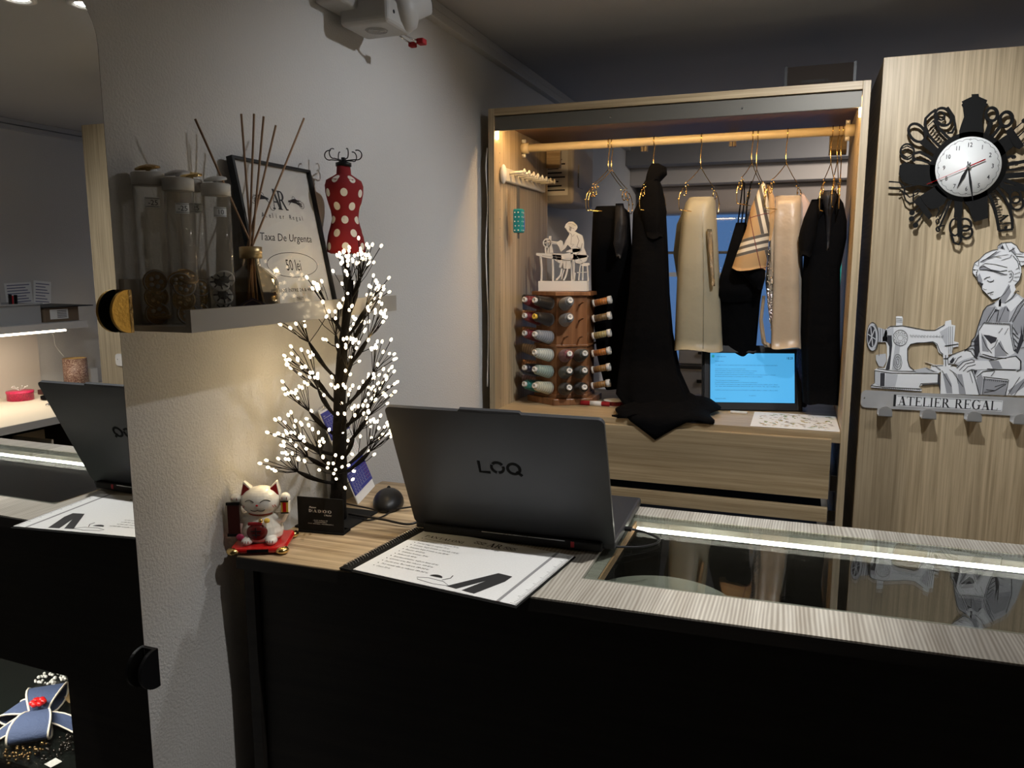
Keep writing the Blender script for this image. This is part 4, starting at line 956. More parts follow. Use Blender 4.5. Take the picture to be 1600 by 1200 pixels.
def P(mb, l, a0=d0, a1=d1):
    s_ = S(l); ar = sum(s_[i][0]*s_[(i+1) % len(s_)][1]-s_[(i+1) % len(s_)][0]*s_[i][1] for i in range(len(s_)))
    mb.prism(s_ if ar > 0 else s_[::-1], a0, a1)
def K(mb, l, w, a0=d0, a1=d1): mb.strip(S(l), w*.000207, a0, a1)
P(f, [(28, 565), (380, 575), (600, 585), (805, 600), (810, 625), (600, 665), (380, 672), (120, 625), (28, 600)])
K(f, [(95, 610), (110, 800), (105, 985)], 30); K(f, [(275, 640), (282, 800), (280, 985)], 26); K(f, [(590, 640), (590, 800), (585, 985)], 34); K(f, [(550, 650), (560, 985)], 14)
P(f, [(270, 585), (430, 600), (440, 680), (400, 790), (370, 780), (385, 720), (330, 690), (280, 640)])
f.build('table', wm, t)
f = MB(); K(f, [(190+55*cos(RD(a)), 415+62*sin(RD(a))) for a in range(0, 361, 20)], 16); K(f, [(140, 415), (240, 415)], 10); K(f, [(190, 360), (190, 470)], 10)
P(f, [(195, 380), (350, 395), (395, 370), (425, 390), (430, 470), (395, 540), (370, 470), (345, 435), (260, 430), (285, 565), (190, 565), (215, 430)]); K(f, [(237, 310), (237, 385)], 38); K(f, [(165, 480), (170, 570)], 20); f.build('sewing_machine', wm, t)
w = MB()
P(w, [(455, 180), (475, 130), (520, 95), (580, 95), (640, 145), (650, 185), (625, 225), (605, 240), (650, 265), (720, 300), (745, 400), (745, 490), (775, 560), (800, 640), (780, 690), (700, 735), (620, 710), (585, 640), (570, 510), (500, 440), (470, 490), (400, 545), (395, 520), (440, 440), (490, 350), (525, 290), (520, 265), (485, 220)])
P(w, [(570, 500), (690, 500), (710, 540), (570, 560), (480, 550), (480, 535)])
P(w, [(430, 680), (560, 680), (540, 800), (440, 800)]); K(w, [(415, 800), (395, 900), (330, 970)], 26); K(w, [(500, 800), (470, 920), (440, 975)], 26); K(w, [(450, 810), (420, 900), (410, 960)], 14)
w.build('seamstress', wm, t)
s = MB(); P(s, [(680, 730), (720, 712), (825, 715), (830, 745), (780, 765), (690, 755)]); K(s, [(690, 750), (665, 975)], 18); K(s, [(795, 755), (810, 985)], 18); K(s, [(730, 760), (725, 975)], 18); K(s, [(640, 860), (820, 850)], 10); K(s, [(615, 860), (600, 975)], 14); s.build('stool', wm, t)
l = MB(); E0, E1 = -.0018, -.00152
for pts, wd in [([(470, 185), (500, 240), (560, 285), (575, 320), (600, 285)], 8), ([(520, 160), (560, 190), (600, 200)], 8), ([(500, 130), (560, 120), (620, 160)], 6), ([(540, 430), (600, 440), (560, 470)], 8), ([(640, 300), (670, 380), (640, 470), (690, 500)], 12), ([(560, 300), (550, 420)], 7), ([(720, 420), (690, 540), (620, 600)], 10),
                ([(470, 360), (450, 450)], 7), ([(640, 620), (720, 690)], 8), ([(210, 410), (340, 415)], 6), ([(225, 440), (225, 560)], 10), ([(120, 605), (390, 630)], 6), ([(320, 600), (350, 700)], 8), ([(95, 640), (100, 960)], 6), ([(585, 690), (580, 960)], 8), ([(480, 690), (470, 790)], 8)]: K(l, pts, wd, E0, E1)
P(l, [(530, 170), (560, 175), (550, 240), (520, 220)], E0, E1)
l.build('printed_lines', gm_, t)
tg = MB(); P(tg, [(405, 585), (545, 560), (550, 635), (412, 660)], -.0026, -.0019); tg.build('price_tag', 'white', t)
# ------------------------------------------------------------------ things on the wardrobe shelf
p = at(960, 633, 'z', SH)
t = thing('ribbon_roll', 'tartan ribbon roll with white flange on the wardrobe shelf', 'ribbon', (p.x, p.y, SH))
MB().lathe([(0, .0005), (.034, .0005), (.034, .002), (0, .002)], 36).build('flange', 'white', t)
MB().lathe([(0, .0021), (.0315, .0021), (.0315, .0150), (0, .0150)], 36).build('ribbon', mat('tartan_red', (.22, .01, .012), .6, var=.6, bscale=300), t)
MB().lathe([(.008, .0151), (.034, .0151), (.034, .0168), (.008, .0168)], 36).build('flange', 'white', t)
p = at(930, 634, 'z', SH)
t = thing('embroidery_floss', 'bright red embroidery skein with white paper band on the wardrobe shelf', 'thread skein', (p.x, p.y, SH+.0075), RD(3))
fl = MB()
for k in range(12):
    a_ = k*pi/6; fl.tube([(x, (.0055+.002*abs(x)/.044)*cos(a_), (.0045+.001*abs(x)/.044)*sin(a_)) for x in (-.046, -.03, -.012, .012, .03, .046)], .0020, 6)
fl.build('skein', 'redcloth', t); MB().tube([(-.016, 0, 0), (.02, 0, 0)], .0083, 16).build('paper_band', 'white', t)
# digital photo frame
pl, pr_ = at(1097, 641, 'z', SH), at(1240, 643, 'z', SH)
dv = pr_-pl; wdt = dv.length
t = thing('digital_frame', 'black digital picture frame showing a blue document on the wardrobe shelf', 'digital frame', pl+Vector((0, 0, .001)), rot=(RD(-12), 0, math.atan2(dv.y, dv.x)))
fh2 = .197; wdt = .296
MB().box((0, 0, 0), (wdt, .014, fh2)).build('back_housing', 'black', t, bevel=.002)
fm = MB(); fm.strip([(.012, .012), (wdt-.012, .012), (wdt-.012, fh2-.012), (.012, fh2-.012)], .024, -.006, .0005, 0, None, closed=True); fm.build('bezel', mat('bezel_charcoal', (.014, .014, .016), .45), t)
bz = .024
MB().box((bz, -.0022, bz), (wdt-bz, -.0018, fh2-bz)).build('screen', mat('lit_blue_screen', (.05, .2, .35), .3, emis=(.09, .46, .86), estr=.80), t)
tx = MB(); L0 = bz+.014; top = fh2-bz
add_text(tx, 'atelierregal.online', L0+.004, top-.012, .0028, d=-.0026); add_text(tx, '18:28', wdt-bz-.024, top-.018, .0075, d=-.0026, width=.019)
yy_ = top-.026
for s_, w__ in [('Stimate client,', .026), ('', 0), ('Va rugam sa cititi cu atentie termenii si conditiile atelierului inainte de predarea articolelor', .185), ('', 0), ('Comenzile se ridica in termen de 30 de zile.', .09), ('Plata lucrarilor se face la predarea articolelor in atelier.', .125), ('Termenele se stabilesc de comun acord cu clientul.', .115), ('Articolele neridicate se pastreaza in atelier cel mult trei luni de la data finalizarii comenzii', .178),
                ('Reclamatiile se primesc in termen de 48 de ore de la ridicare', .14), ('', 0), ('Taxa de urgenta se aplica separat', .07), ('Lucrarile se executa in ordinea primirii si in functie de complexitate', .125), ('Pentru modificari suplimentare va rugam sa anuntati atelierul inainte de data stabilita pentru ridicare', .185), ('si sa prezentati bonul primit la predare', .19), ('', 0), ('Confirm ca am citit si sunt de acord cu termenii si conditiile afisate in atelier la data predarii', .185)]:
    if s_: add_text(tx, s_, L0, yy_, .0026, d=-.0026, width=w__)
    yy_ -= .0058
add_text(tx, 'Va multumim', wdt/2, bz+.020, .0026, d=-.0026, align='c'); add_text(tx, 'Actualizat la 01.2024', L0, bz+.010, .0026, d=-.0026)
tx.build('screen_text', mat('dark_blue_print', (.01, .05, .14), .5), t)
ic = MB(); ic.prism(rrect(bz+.004, top-.014, bz+.012, top-.006, .002, 4), -.0028, -.0026); ic.build('screen_icon', mat('teal_icon', (.02, .35, .35), .5, emis=(.05, .5, .55), estr=.5), t)
st = MB(); st.add([(.10, .014, .12), (.19, .014, .12), (.19, .075, .013), (.10, .075, .013)], [(0, 1, 2, 3)]); so = st.build('rear_stand', 'black', t); sm2 = so.modifiers.new('s', 'SOLIDIFY'); sm2.thickness = .002
p = at(1155, 644, 'z', SH)
o = MB().box((-.024, -.006, 0), (.024, .006, .006)).build('eraser', 'white', loc=(p.x, p.y-.02, SH+.0005), rot=(0, 0, RD(-3)), bevel=.0015); tag(o, 'small white eraser bar in front of the digital picture frame', 'eraser')
pp = [at(1200, 648, 'z', SH), at(1218, 664, 'z', SH), at(1315, 664, 'z', SH), at(1300, 646, 'z', SH)]
pp[1].y = max(pp[1].y, 2.158); xm = WR-.0195
t = thing('floral_sheet', 'white sheets with a small green floral print at the shelf front corner', 'paper', (.02, 2.30, SH+.0005))
sheet = MB(); sheet.box((-.12, -.135, 0), (xm-.02, .085, .0006)); sheet.box((-.125, -.142, .0008), (xm-.022, .08, .0013)); sheet.build('sheets', 'paper', t)
gr_ = random.Random(5)
for nm, c in (('green_print', (.10, .22, .05)), ('grey_floral_print', (.25, .22, .18)), ('ochre_print', (.40, .30, .06))):
    fl = MB()
    for _ in range(46):
        x, y = gr_.uniform(-.105, xm-.035), gr_.uniform(-.125, .065); r_ = gr_.uniform(.004, .011)
        X = Matrix.Translation((x, y, .0015)) @ Matrix.Rotation(gr_.uniform(0, 6), 4, 'Z')
        fl.add([(-r_, 0, 0), (0, -r_*.4, 0), (r_, 0, 0), (0, r_*.4, 0)], [(0, 1, 2, 3)], 0, False, X)
    fl.build(nm, mat(nm, c, .7), t)
# ------------------------------------------------------------------ box on top of the wardrobe
p0_, p1_ = at(1226, 128, 'y', 2.30), at(1337, 120, 'y', 2.30)
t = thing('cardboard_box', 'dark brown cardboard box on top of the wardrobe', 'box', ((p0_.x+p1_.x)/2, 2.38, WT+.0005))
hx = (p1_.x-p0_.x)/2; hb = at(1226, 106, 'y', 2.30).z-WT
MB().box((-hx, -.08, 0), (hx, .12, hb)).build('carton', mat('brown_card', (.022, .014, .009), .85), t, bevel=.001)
tp = MB(); tp.box((-hx-.0008, -.081, 0), (-hx+.006, .12, hb+.002)); tp.build('black_tape', 'black', t); tp = MB(); tp.box((hx-.006, -.081, 0), (hx+.0008, .12, hb+.002)); tp.build('black_tape', 'black', t)
ar = MB(); ar.strip([(.03+.042*cos(RD(a)), -.010+.036*sin(RD(a))) for a in range(0, 181, 12)], .011, -.0816, -.0806); 
ar.build('printed_ring', 'ink', t)
tx = MB(); add_text(tx, 'DIMENSIONE 2', -.045, hb*.45, .007, d=-.0808); tx.build('box_text', 'ink', t)
# ------------------------------------------------------------------ tall closed wardrobe
DY = 2.128; DX0, DX1 = .1625, .705; DT = at(1380, 90, 'y', DY).z
t = thing('tall_cabinet', 'tall closed oak cabinet with the clock and hook sign on its door', 'cabinet', (DX0, DY, 0))
MB().box((0.001, .0205, 0), (DX1-DX0-.001, .50, DT-.003)).build('carcass', 'oaky', t)
MB().box((0, 0, .06), (DX1-DX0, .019, DT)).build('door', 'oak', t, bevel=.0008)
def art(ox, oy, sc, y, org):
    def f(l):
        o = []
        for a in l:
            p = at(ox+a[0]/sc, oy+a[1]/sc, 'y', y); o.append((p.x-org.x, p.z-org.z))
        return o
    return f
def AP(mb, l, d0, d1, mi=0, holes=()):
    ar = sum(l[i][0]*l[(i+1) % len(l)][1]-l[(i+1) % len(l)][0]*l[i][1] for i in range(len(l)))
    mb.prism(l if ar > 0 else l[::-1], d0, d1, mi, None, holes)
# ------------------------------------------------------------------ clock
cc = at(1512, 261, 'y', DY-.02)
t = thing('wall_clock', 'black sewing tools silhouette wall clock with white dial on the cabinet door', 'clock', (cc.x, DY-.0005, cc.z))
org = Vector((cc.x, 0, cc.z))
A1 = art(1400, 140, 8, DY-.02, org); A2 = art(1400, 260, 8, DY-.02, org)
u8 = (at(1520, 261, 'y', DY-.02).x-cc.x)/64          # metres per zoomed pixel
d0, d1 = -.022, -.018
s = MB()
s.cyl((0, d1, 0), (0, d0, 0), .079, 64)
def ST(A, l, w, closed=False): s.strip(A(l), w*u8, d0+.0002*random.random(), d1, closed=closed)
def PL_(A, l): AP(s, A(l), d0, d1)
def RG(A, cx, cy, rx, ry, w, rot=0): 
    ST(A, [(cx+rx*cos(RD(a))*cos(RD(rot))-ry*sin(RD(a))*sin(RD(rot)), cy+rx*cos(RD(a))*sin(RD(rot))+ry*sin(RD(a))*cos(RD(rot))) for a in range(0, 360, 15)], w, True)
# dress form at 12
PL_(A1, [(945, 60), (1030, 55), (1035, 90), (1140, 135), (1125, 170), (1150, 185), (1100, 240), (1080, 340), (1075, 420), (1090, 520), (1085, 620), (940, 650), (790, 620), (790, 520), (815, 440), (850, 340), (840, 230), (820, 190), (835, 170), (820, 150), (900, 110), (948, 90)])
# tape measure
RG(A1, 590, 340, 95, 115, 34, -35); RG(A1, 560, 330, 45, 55, 20, -35); RG(A1, 590, 350, 14, 14, 12)
ST(A1, [(500, 250), (440, 290), (370, 360), (360, 440), (400, 560), (480, 650), (600, 760)], 34)
ST(A1, [(470, 380), (540, 490), (640, 590), (760, 680)], 34); ST(A1, [(640, 220), (720, 340), (740, 460), (700, 540), (640, 540)], 30)
for k in range(9):
    a = (.08+k*.1); x, y = 380+(620-380)*a, 430+(740-430)*a; ST(A1, [(x, y), (x+50+(20 if k % 3 == 0 else 0), y-45-(18 if k % 3 == 0 else 0))], 11)
# big scissors upper left
RG(A1, 262, 540, 92, 125, 34, -38); ST(A1, [(330, 640), (400, 700), (520, 790), (640, 850)], 90)
RG(A1, 140, 775, 85, 95, 24, 0); ST(A1, [(145, 770), (60, 760)], 10); ST(A1, [(55, 745), (140, 705), (225, 745)], 16); ST(A1, [(55, 800), (140, 850), (225, 800)], 16)
ST(A1, [(220, 800), (300, 780), (400, 830), (500, 900)], 40); ST(A1, [(220, 870), (330, 890), (480, 935)], 22); RG(A1, 222, 872, 18, 18, 20)
# thimble / bobbin left (crop 1 lower + crop 2 upper)
PL_(A1, [(110, 905), (180, 930), (480, 945), (560, 900), (620, 960), (640, 1150), (480, 1180), (170, 1190), (80, 1150), (35, 1060), (45, 950)])
# hook tool and wires lower left
ST(A2, [(-90, 190), (40, 200), (100, 250), (110, 330), (170, 385), (260, 350), (300, 300), (280, 285), (220, 320), (210, 420), (260, 470)], 18)
ST(A2, [(-90, 265), (60, 270), (280, 225), (460, 250)], 20); ST(A2, [(40, 320), (80, 300), (120, 420), (170, 460), (250, 450)], 16); ST(A2, [(250, 470), (360, 520), (470, 480)], 14)
# spool lower left
PL_(A2, [(300, 370), (500, 240), (640, 380), (600, 470), (520, 520), (430, 540), (330, 440)]); PL_(A2, [(230, 420), (290, 370), (450, 610), (415, 665), (330, 570)])
for px, py, ex_, ey_ in ((200, 580, 330, 480), (195, 655, 310, 560), (245, 735, 340, 580)): RG(A2, px, py, 17, 17, 36); ST(A2, [(px, py), (ex_, ey_)], 16)
# needle and safety pin
ST(A2, [(530, 790), (700, 400)], 26); ST(A2, [(545, 660), (660, 430)], 22); RG(A2, 525, 785, 22, 26, 18); RG(A2, 520, 690, 20, 30, 14); ST(A2, [(500, 640), (540, 560), (520, 500)], 14); ST(A2, [(560, 745), (605, 738)], 18)
# scissors at 6
ST(A2, [(780, 330), (780, 560), (770, 640)], 100); RG(A2, 735, 760, 62, 105, 26, 0); RG(A2, 860, 730, 80, 75, 30, 0); RG(A2, 880, 820, 72, 78, 24, 0); ST(A2, [(690, 850), (720, 950), (780, 975), (810, 930), (805, 640)], 28); ST(A2, [(780, 600), (785, 880)], 34)
# pin cushion block
PL_(A2, [(830, 300), (1140, 300), (1145, 560), (1150, 645), (980, 695), (950, 640), (900, 500), (860, 460), (840, 410)])
# ruler lower right
ST(A2, [(1150, 330), (1200, 430), (1240, 560), (1270, 700), (1285, 800)], 34); ST(A2, [(1240, 250), (1350, 380), (1420, 520), (1450, 660), (1455, 780)], 34)
ST(A2, [(1280, 805), (1460, 785)], 30); ST(A2, [(1290, 725), (1440, 705)], 14); ST(A2, [(1300, 690), (1400, 610), (1330, 620)], 26); RG(A2, 1372, 765, 10, 10, 18)
for k in range(12):
    a = k/12; x, y = 1170+(1275-1170)*a, 300+(690-300)*a; ST(A2, [(x, y), (x+60+(30 if k % 4 == 0 else 0), y-18)], 11)
# scissors right side
ST(A2, [(1280, 180), (1430, 330)], 60); RG(A2, 1490, 380, 70, 80, 26); RG(A2, 1510, 460, 82, 82, 26); ST(A2, [(1310, 160), (1600, 250)], 44); RG(A2, 1680, 300, 70, 60, 24)
ST(A1, [(1300, 1200), (1700, 1260)], 60); ST(A1, [(1280, 1090), (1750, 1050)], 74); ST(A1, [(1290, 960), (1640, 890), (1750, 880)], 46)
RG(A1, 1470, 842, 22, 18, 16); ST(A1, [(1310, 880), (1440, 830), (1490, 835)], 30); ST(A1, [(1330, 1010), (1500, 1000), (1720, 960)], 20)
RG(A1, 1790, 880, 50, 50, 22); RG(A1, 1800, 1040, 56, 56, 22)
# spool upper right
PL_(A1, [(1190, 690), (1390, 560), (1470, 710), (1310, 840), (1230, 800)]); PL_(A1, [(1370, 520), (1440, 465), (1600, 700), (1545, 745), (1480, 720)])
for px, py in ((1600, 390), (1650, 470), (1690, 560)): RG(A1, px, py, 15, 15, 30); ST(A1, [(px, py), (px-130, py+110+(py-390)*.2)], 15)
# small scissors upper right
RG(A1, 1195, 310, 72, 82, 40); RG(A1, 1375, 370, 76, 92, 42, 20); ST(A1, [(1185, 410), (1130, 560), (1090, 660)], 60); ST(A1, [(1310, 450), (1200, 590), (1140, 680)], 44)
s.build('tool_silhouette', 'blackmatte', t)
# measuring marks as raised light slots are left open; standoff behind
MB().cyl((0, -.018, 0), (0, 0, 0), .05, 32).build('movement_box', 'black', t)
dial = MB(); dial.cyl((0, d0-.0001, 0), (0, d0-.0012, 0), .0675, 72); dial.build('dial', mat('dial_white', (.80, .81, .80), .5), t)
nm = MB(); Rn = .0495
for h in range(1, 13): a_ = RD(90-h*30); add_text(nm, str(h), Rn*cos(a_), Rn*sin(a_)-.0048, .0098, d=d0-.0016, align='c', sx=.8, bold=.01)
for k in range(24):
    a0 = k*15; am = RD(a0+7.5)
    nm.strip([((.0600+.0030*abs(sin(pi*j/6)))*cos(RD(a0+15*j/6)), (.0600+.0030*abs(sin(pi*j/6)))*sin(RD(a0+15*j/6))) for j in range(7)], .0006, d0-.0015, d0-.0013)
    if k % 2 == 0: nm.strip(curl(.0615*cos(RD(a0)), .0615*sin(RD(a0)), .0022, .0008, 0, 300, 8), .0006, d0-.0015, d0-.0013)
nm.build('numerals', 'ink', t)
def hand(name, ang, L_, back, w0, w1, y, m):
    a_ = RD(90-ang); d = Vector((cos(a_), sin(a_)))
    h = MB(); h.strip([tuple(-d*back), (0, 0), tuple(d*L_*.45), tuple(d*L_)], [w1, w1, w0, .0006], y-.0006, y); return h.build(name, m, t)
hand('hour_hand', 202, .052, .010, .0075, .002, d0-.004, 'black'); hand('minute_hand', 169, .083, .012, .0055, .002, d0-.0055, 'black')
hand('second_hand', 246, .092, .036, .0010, .0014, d0-.007, 'red')
a_ = RD(90-66); hh_ = MB(); hh_.strip([(0, 0), (.036*cos(a_), .036*sin(a_))], .0028, d0-.0076, d0-.0071); hh_.build('second_hand_tail', 'red', t)
MB().cyl((0, d0-.0013, 0), (0, d0-.010, 0), .0045, 20).build('hub', 'chrome', t)
# ------------------------------------------------------------------ metal hook sign
so = at(1470, 628, 'y', DY-.004)
t = thing('hook_sign', 'silver seamstress hook rack sign lettered ATELIER REGAL below the clock', 'sign', (so.x, DY-.0006, so.z))
org = Vector((so.x, 0, so.z)); YY = DY-.004
B1 = art(1340, 480, 7.5, YY, org); B2 = art(1470, 460, 6.667, YY, org); B3 = art(1500, 370, 10.91, YY, org); B0 = art(0, 0, 1, YY, org)
px1 = (at(1601, 500, 'y', YY)-at(1600, 500, 'y', YY)).length
q0, q1 = -.004, -.001
# the printed tones of the artwork
T0 = mat('print_white', (.80, .81, .83), .3); T1 = mat('print_light', (.52, .53, .56), .3); T2 = mat('print_mid', (.25, .255, .28), .3); T3 = mat('print_dark', (.06, .06, .07), .25, .2); TK = 'ink'
LV = [-.0042-.00025*i for i in range(12)]
def layer(name, mats, draw, parent=t):
    mb = MB(); draw(mb); return mb.build(name, mats, parent)
# plate
bar = MB()
L_ = B0([(1353, 610), (1600, 625)])
x0_, zt_ = B0([(1346, 610)])[0]; zb_ = B0([(1346, 637)])[0][1]; x1_ = .34
ztop = B0([(1600, 621)])[0][1]; zbot = B0([(1600, 650)])[0][1]
zt_ = (zt_+ztop)/2; zb_ = (zb_+zbot)/2
bar.prism(rrect(x0_, zb_, x1_-.195, zt_, .012), q0, q1) if False else bar.prism(rrect(x0_, zb_, .2855, zt_, .012), q0, q1)
bar.build('plate', mat('polished_plate', (.70, .70, .71), .22, .55), t)
hz = zt_-zb_
lt = MB()
nx0 = B0([(1403, 625)])[0][0]; nx1 = B0([(1562, 632)])[0][0]
lt.box((nx0-.004, LV[0], zb_+hz*.20), (nx1+.006, LV[0]+.0001, zb_+hz*.80)); lt.build('name_panel', T0, t)
lt = MB(); lt.strip([(nx0-.002, zb_+hz*.25), (nx1+.004, zb_+hz*.25), (nx1+.004, zb_+hz*.75), (nx0-.002, zb_+hz*.75)], .0008, LV[0]-.0003, LV[0]-.0001, closed=True)
lt.box((nx0-.010, LV[0], zb_+hz*.16), (nx0-.0045, LV[0]+.0001, zb_+hz*.84))
add_serif(lt, 'ATELIER REGAL', nx0+.001, zb_+hz*.235, hz*.53, d=LV[1], width=nx1-nx0-.004); lt.build('lettering', TK, t)
for x in (x0_+.008, .277): MB().ball((x, q0-.0003, zb_+hz*.55), (.0022, .0015, .0022), 12).build('screw', 'chrome', t)
for i in range(6):
    hx_ = B0([(1381, 645)])[0][0]+i*.0965
    if hx_ > .26: break
    h = MB(); w_ = .0155
    h.prism([(-w_, .012), (-w_, -.013), (w_, -.013), (w_, .012)], -.0035, -.001)
    h.box((-w_, -.038, -.0145), (w_, -.0036, -.0125))
    arc = [(-w_, -.0125)]+[(w_, -.0125)]+[(w_*cos(RD(a)), -.004+w_*sin(RD(a))) for a in range(0, 181, 15)]
    h.prism(arc, -.040, -.038)
    h.build('hook', mat('satin_steel', (.62, .62, .62), .35, .7) if i == 0 else bpy.data.materials['satin_steel'], t, (hx_, 0, zb_))
# machine
def mach(mb):
    AP(mb, B1([(200, 735), (230, 715), (320, 715), (345, 640), (345, 470), (330, 400), (300, 400), (290, 380), (330, 260), (370, 225), (450, 215), (450, 110), (470, 105), (520, 108), (530, 130), (525, 215), (800, 268), (905, 270), (960, 230), (1020, 205), (1030, 165), (1095, 150), (1100, 205), (1145, 215), (1130, 400), (1185, 415), (1180, 460), (1120, 470), (1105, 550), (1060, 555), (1060, 690), (1010, 700), (1000, 560), (950, 530), (925, 450), (880, 415), (690, 420), (620, 435), (585, 480), (585, 620), (600, 690), (660, 735), (860, 720), (860, 685), (1000, 680), (1000, 740), (950, 770), (935, 905), (760, 910), (720, 935), (755, 960), (750, 985), (160, 940), (155, 915), (200, 885)]), q0, q1, 0)
layer('sewing_machine_cutout', T0, mach)
def wheel(mb):
    AP(mb, B1([(175+68*cos(RD(a)), 345+165*sin(RD(a))) for a in range(0, 360, 12)]), q0-.0001, q1)
    AP(mb, B1([(240, 235), (345, 270), (350, 410), (240, 410)]), q0, q1); AP(mb, B1([(215, 560), (330, 545), (340, 630), (300, 700), (250, 690), (215, 620)]), q0, q1)
layer('handwheel_cutout', T1, wheel)
def dk(mb):
    AP(mb, B1([(165+48*cos(RD(a)), 345+125*sin(RD(a))) for a in range(0, 360, 15)]), LV[1], LV[0])
    AP(mb, B1([(350, 330), (400, 330), (405, 450), (375, 730), (325, 735), (370, 560), (370, 460), (340, 400)]), LV[1], LV[0])
    AP(mb, B1([(265, 770), (320, 770), (315, 925), (262, 925)]), LV[1], LV[0]); AP(mb, B1([(940, 780), (965, 790), (968, 990), (945, 900), (760, 918), (760, 905), (935, 895)]), LV[1], LV[0])
layer('machine_dark_print', T3, dk)
def md(mb):
    AP(mb, B1([(330, 770), (470, 790), (440, 930), (320, 925)]), LV[2], LV[1]); AP(mb, B1([(445, 400), (500, 410), (470, 740), (400, 730)]), LV[2], LV[1])
    AP(mb, B1([(350, 260), (420, 230), (420, 330), (345, 330)]), LV[2], LV[1]); AP(mb, B1([(960, 290), (1060, 230), (1060, 340), (1050, 480), (1000, 380)]), LV[2], LV[1])
    AP(mb, B1([(620, 745), (800, 705), (940, 760), (700, 770)]), LV[2], LV[1]); AP(mb, B1([(200, 745), (260, 760), (255, 920), (200, 890)]), LV[2], LV[1])
    for k in range(6): a_ = RD(k*60+15); mb.strip(B1([(165, 345), (165+46*cos(a_), 345+118*sin(a_))]), px1*1.6, LV[3], LV[2])
layer('machine_mid_print', T1, md)
def ln(mb):
    K_ = lambda l, w=1.0, c=False: mb.strip(B1(l), w*px1, LV[5], LV[3], closed=c)
    K_([(345, 250), (380, 225), (520, 215), (800, 268), (905, 270), (1020, 205)], 1.2); K_([(925, 450), (880, 412), (690, 418), (620, 435), (585, 480), (585, 620), (605, 690), (660, 738)], 1.4); K_([(640, 430), (880, 402), (930, 430), (965, 520), (1000, 550)], .9)
    K_([(200, 740), (400, 770), (950, 775)], .9); K_([(230, 715), (420, 745), (680, 750)], .7); K_([(155, 915), (300, 935), (750, 955)], .9); K_([(160, 942), (750, 988)], 1.3); K_([(200, 740), (200, 885), (155, 915)], .9)
    K_([(720, 935), (740, 895), (935, 885)], .9); K_([(500+85*cos(RD(a)), 358+92*sin(RD(a))) for a in range(0, 360, 15)], .8, True)
    for r_ in (30, 50, 66):
        for a in range(0, 360, 30): K_([(500+r_*cos(RD(a+r_)), 358+r_*sin(RD(a+r_))), (500+(r_+8)*cos(RD(a+14+r_)), 358+(r_+8)*sin(RD(a+14+r_)))], .7)
    for k in range(11): K_([(615+k*36, 320+k*2), (628+k*36, 350), (640+k*36, 325), (640+k*36, 355)], .5)
    for rx, ry in ((50, 80), (34, 52), (16, 26)): K_([(468+rx*cos(RD(a)), 650+ry*sin(RD(a))-(20 if 225 < a < 315 else 0)) for a in range(0, 360, 24)], .7, True)
    for x in (1070, 1090, 1112): K_([(x, 225), (x-5, 545)], .6)
    K_([(1020, 455), (1180, 430)], 1.6); K_([(1030, 560), (1030, 690)], 1.2); K_([(1005, 600), (1060, 600)], 1.2); K_([(255, 400), (250, 570)], .8)
    for z in (130, 150, 170): K_([(452, z), (525, z+4)], .5)
    for x in (265, 295, 320): K_([(x, 250), (x, 405)], .7)
    K_([(175+70*cos(RD(a)), 345+167*sin(RD(a))) for a in range(0, 360, 12)], .9, True); K_([(185+52*cos(RD(a)), 345+140*sin(RD(a))) for a in range(-80, 80, 12)], .6)
    for k in range(18): K_([(290+k*25, 935+k*1.4), (300+k*25, 950+k*1.4)], .5)
    K_([(800, 712), (900, 755)], .7); K_([(870, 690), (1000, 682)], .8)
layer('machine_line_print', TK, ln)
# seamstress
def body(mb):
    AP(mb, B2([(400, 0+1045), (350, 860), (330, 790), (170, 780), (165, 730), (75, 725), (70, 660), (120, 625), (245, 590), (310, 530), (320, 480), (355, 440), (390, 320), (440, 170), (480, 120), (560, 85), (610, 50), (615, 0), (790, -10), (940, 90), (1010, 160), (1070, 300), (1110, 560), (1100, 700), (1050, 800), (1080, 1062)]), q0, q1)
layer('seamstress_cutout', T1, body)
def headw(mb):
    AP(mb, B3([(280, 700), (215, 620), (210, 555), (245, 440), (320, 390), (430, 280), (560, 225), (640, 215), (640, 160), (700, 105), (870, 90), (960, 150), (1020, 250), (1130, 280), (1160, 380), (1120, 470), (1040, 500), (1045, 620), (1000, 770), (930, 830), (950, 900), (760, 1200), (640, 1180), (680, 1030), (600, 1065), (540, 1070), (470, 1000), (370, 900), (365, 830), (300, 760)]), q0-.0002, q1)
layer('head_cutout', T0, headw)
def skin(mb):
    # apron, blouse collar, arms, cloth
    AP(mb, B2([(390, 380), (450, 285), (720, 300), (735, 420), (740, 520), (770, 610), (680, 660), (560, 655), (440, 640), (405, 600)]), LV[1], LV[0])
    AP(mb, B2([(555, 110), (605, 60), (620, 0), (640, 120), (600, 160)]), LV[1], LV[0]); AP(mb, B2([(670, 110), (800, 10), (850, 60), (730, 180)]), LV[1], LV[0])
    AP(mb, B2([(350, 690), (500, 690), (780, 640), (830, 700), (820, 780), (600, 775), (330, 785), (200, 800), (165, 770), (235, 700), (300, 670)]), LV[3], LV[2])
    AP(mb, B2([(75, 725), (70, 660), (130, 625), (260, 580), (330, 590), (350, 650), (240, 680), (140, 725)]), LV[1], LV[0])
    AP(mb, B2([(360, 860), (420, 790), (780, 800), (1000, 800), (1060, 1060), (410, 1040)]), LV[1], LV[0])
layer('apron_print', T0, skin)
def cloth(mb): AP(mb, B2([(0, 780), (-60, 740), (-165, 700), (-60, 735), (100, 735), (170, 765), (220, 800), (320, 790), (360, 870), (400, 1045), (-5, 1035)]), LV[2], q1)
layer('fabric_cutout', T0, cloth)
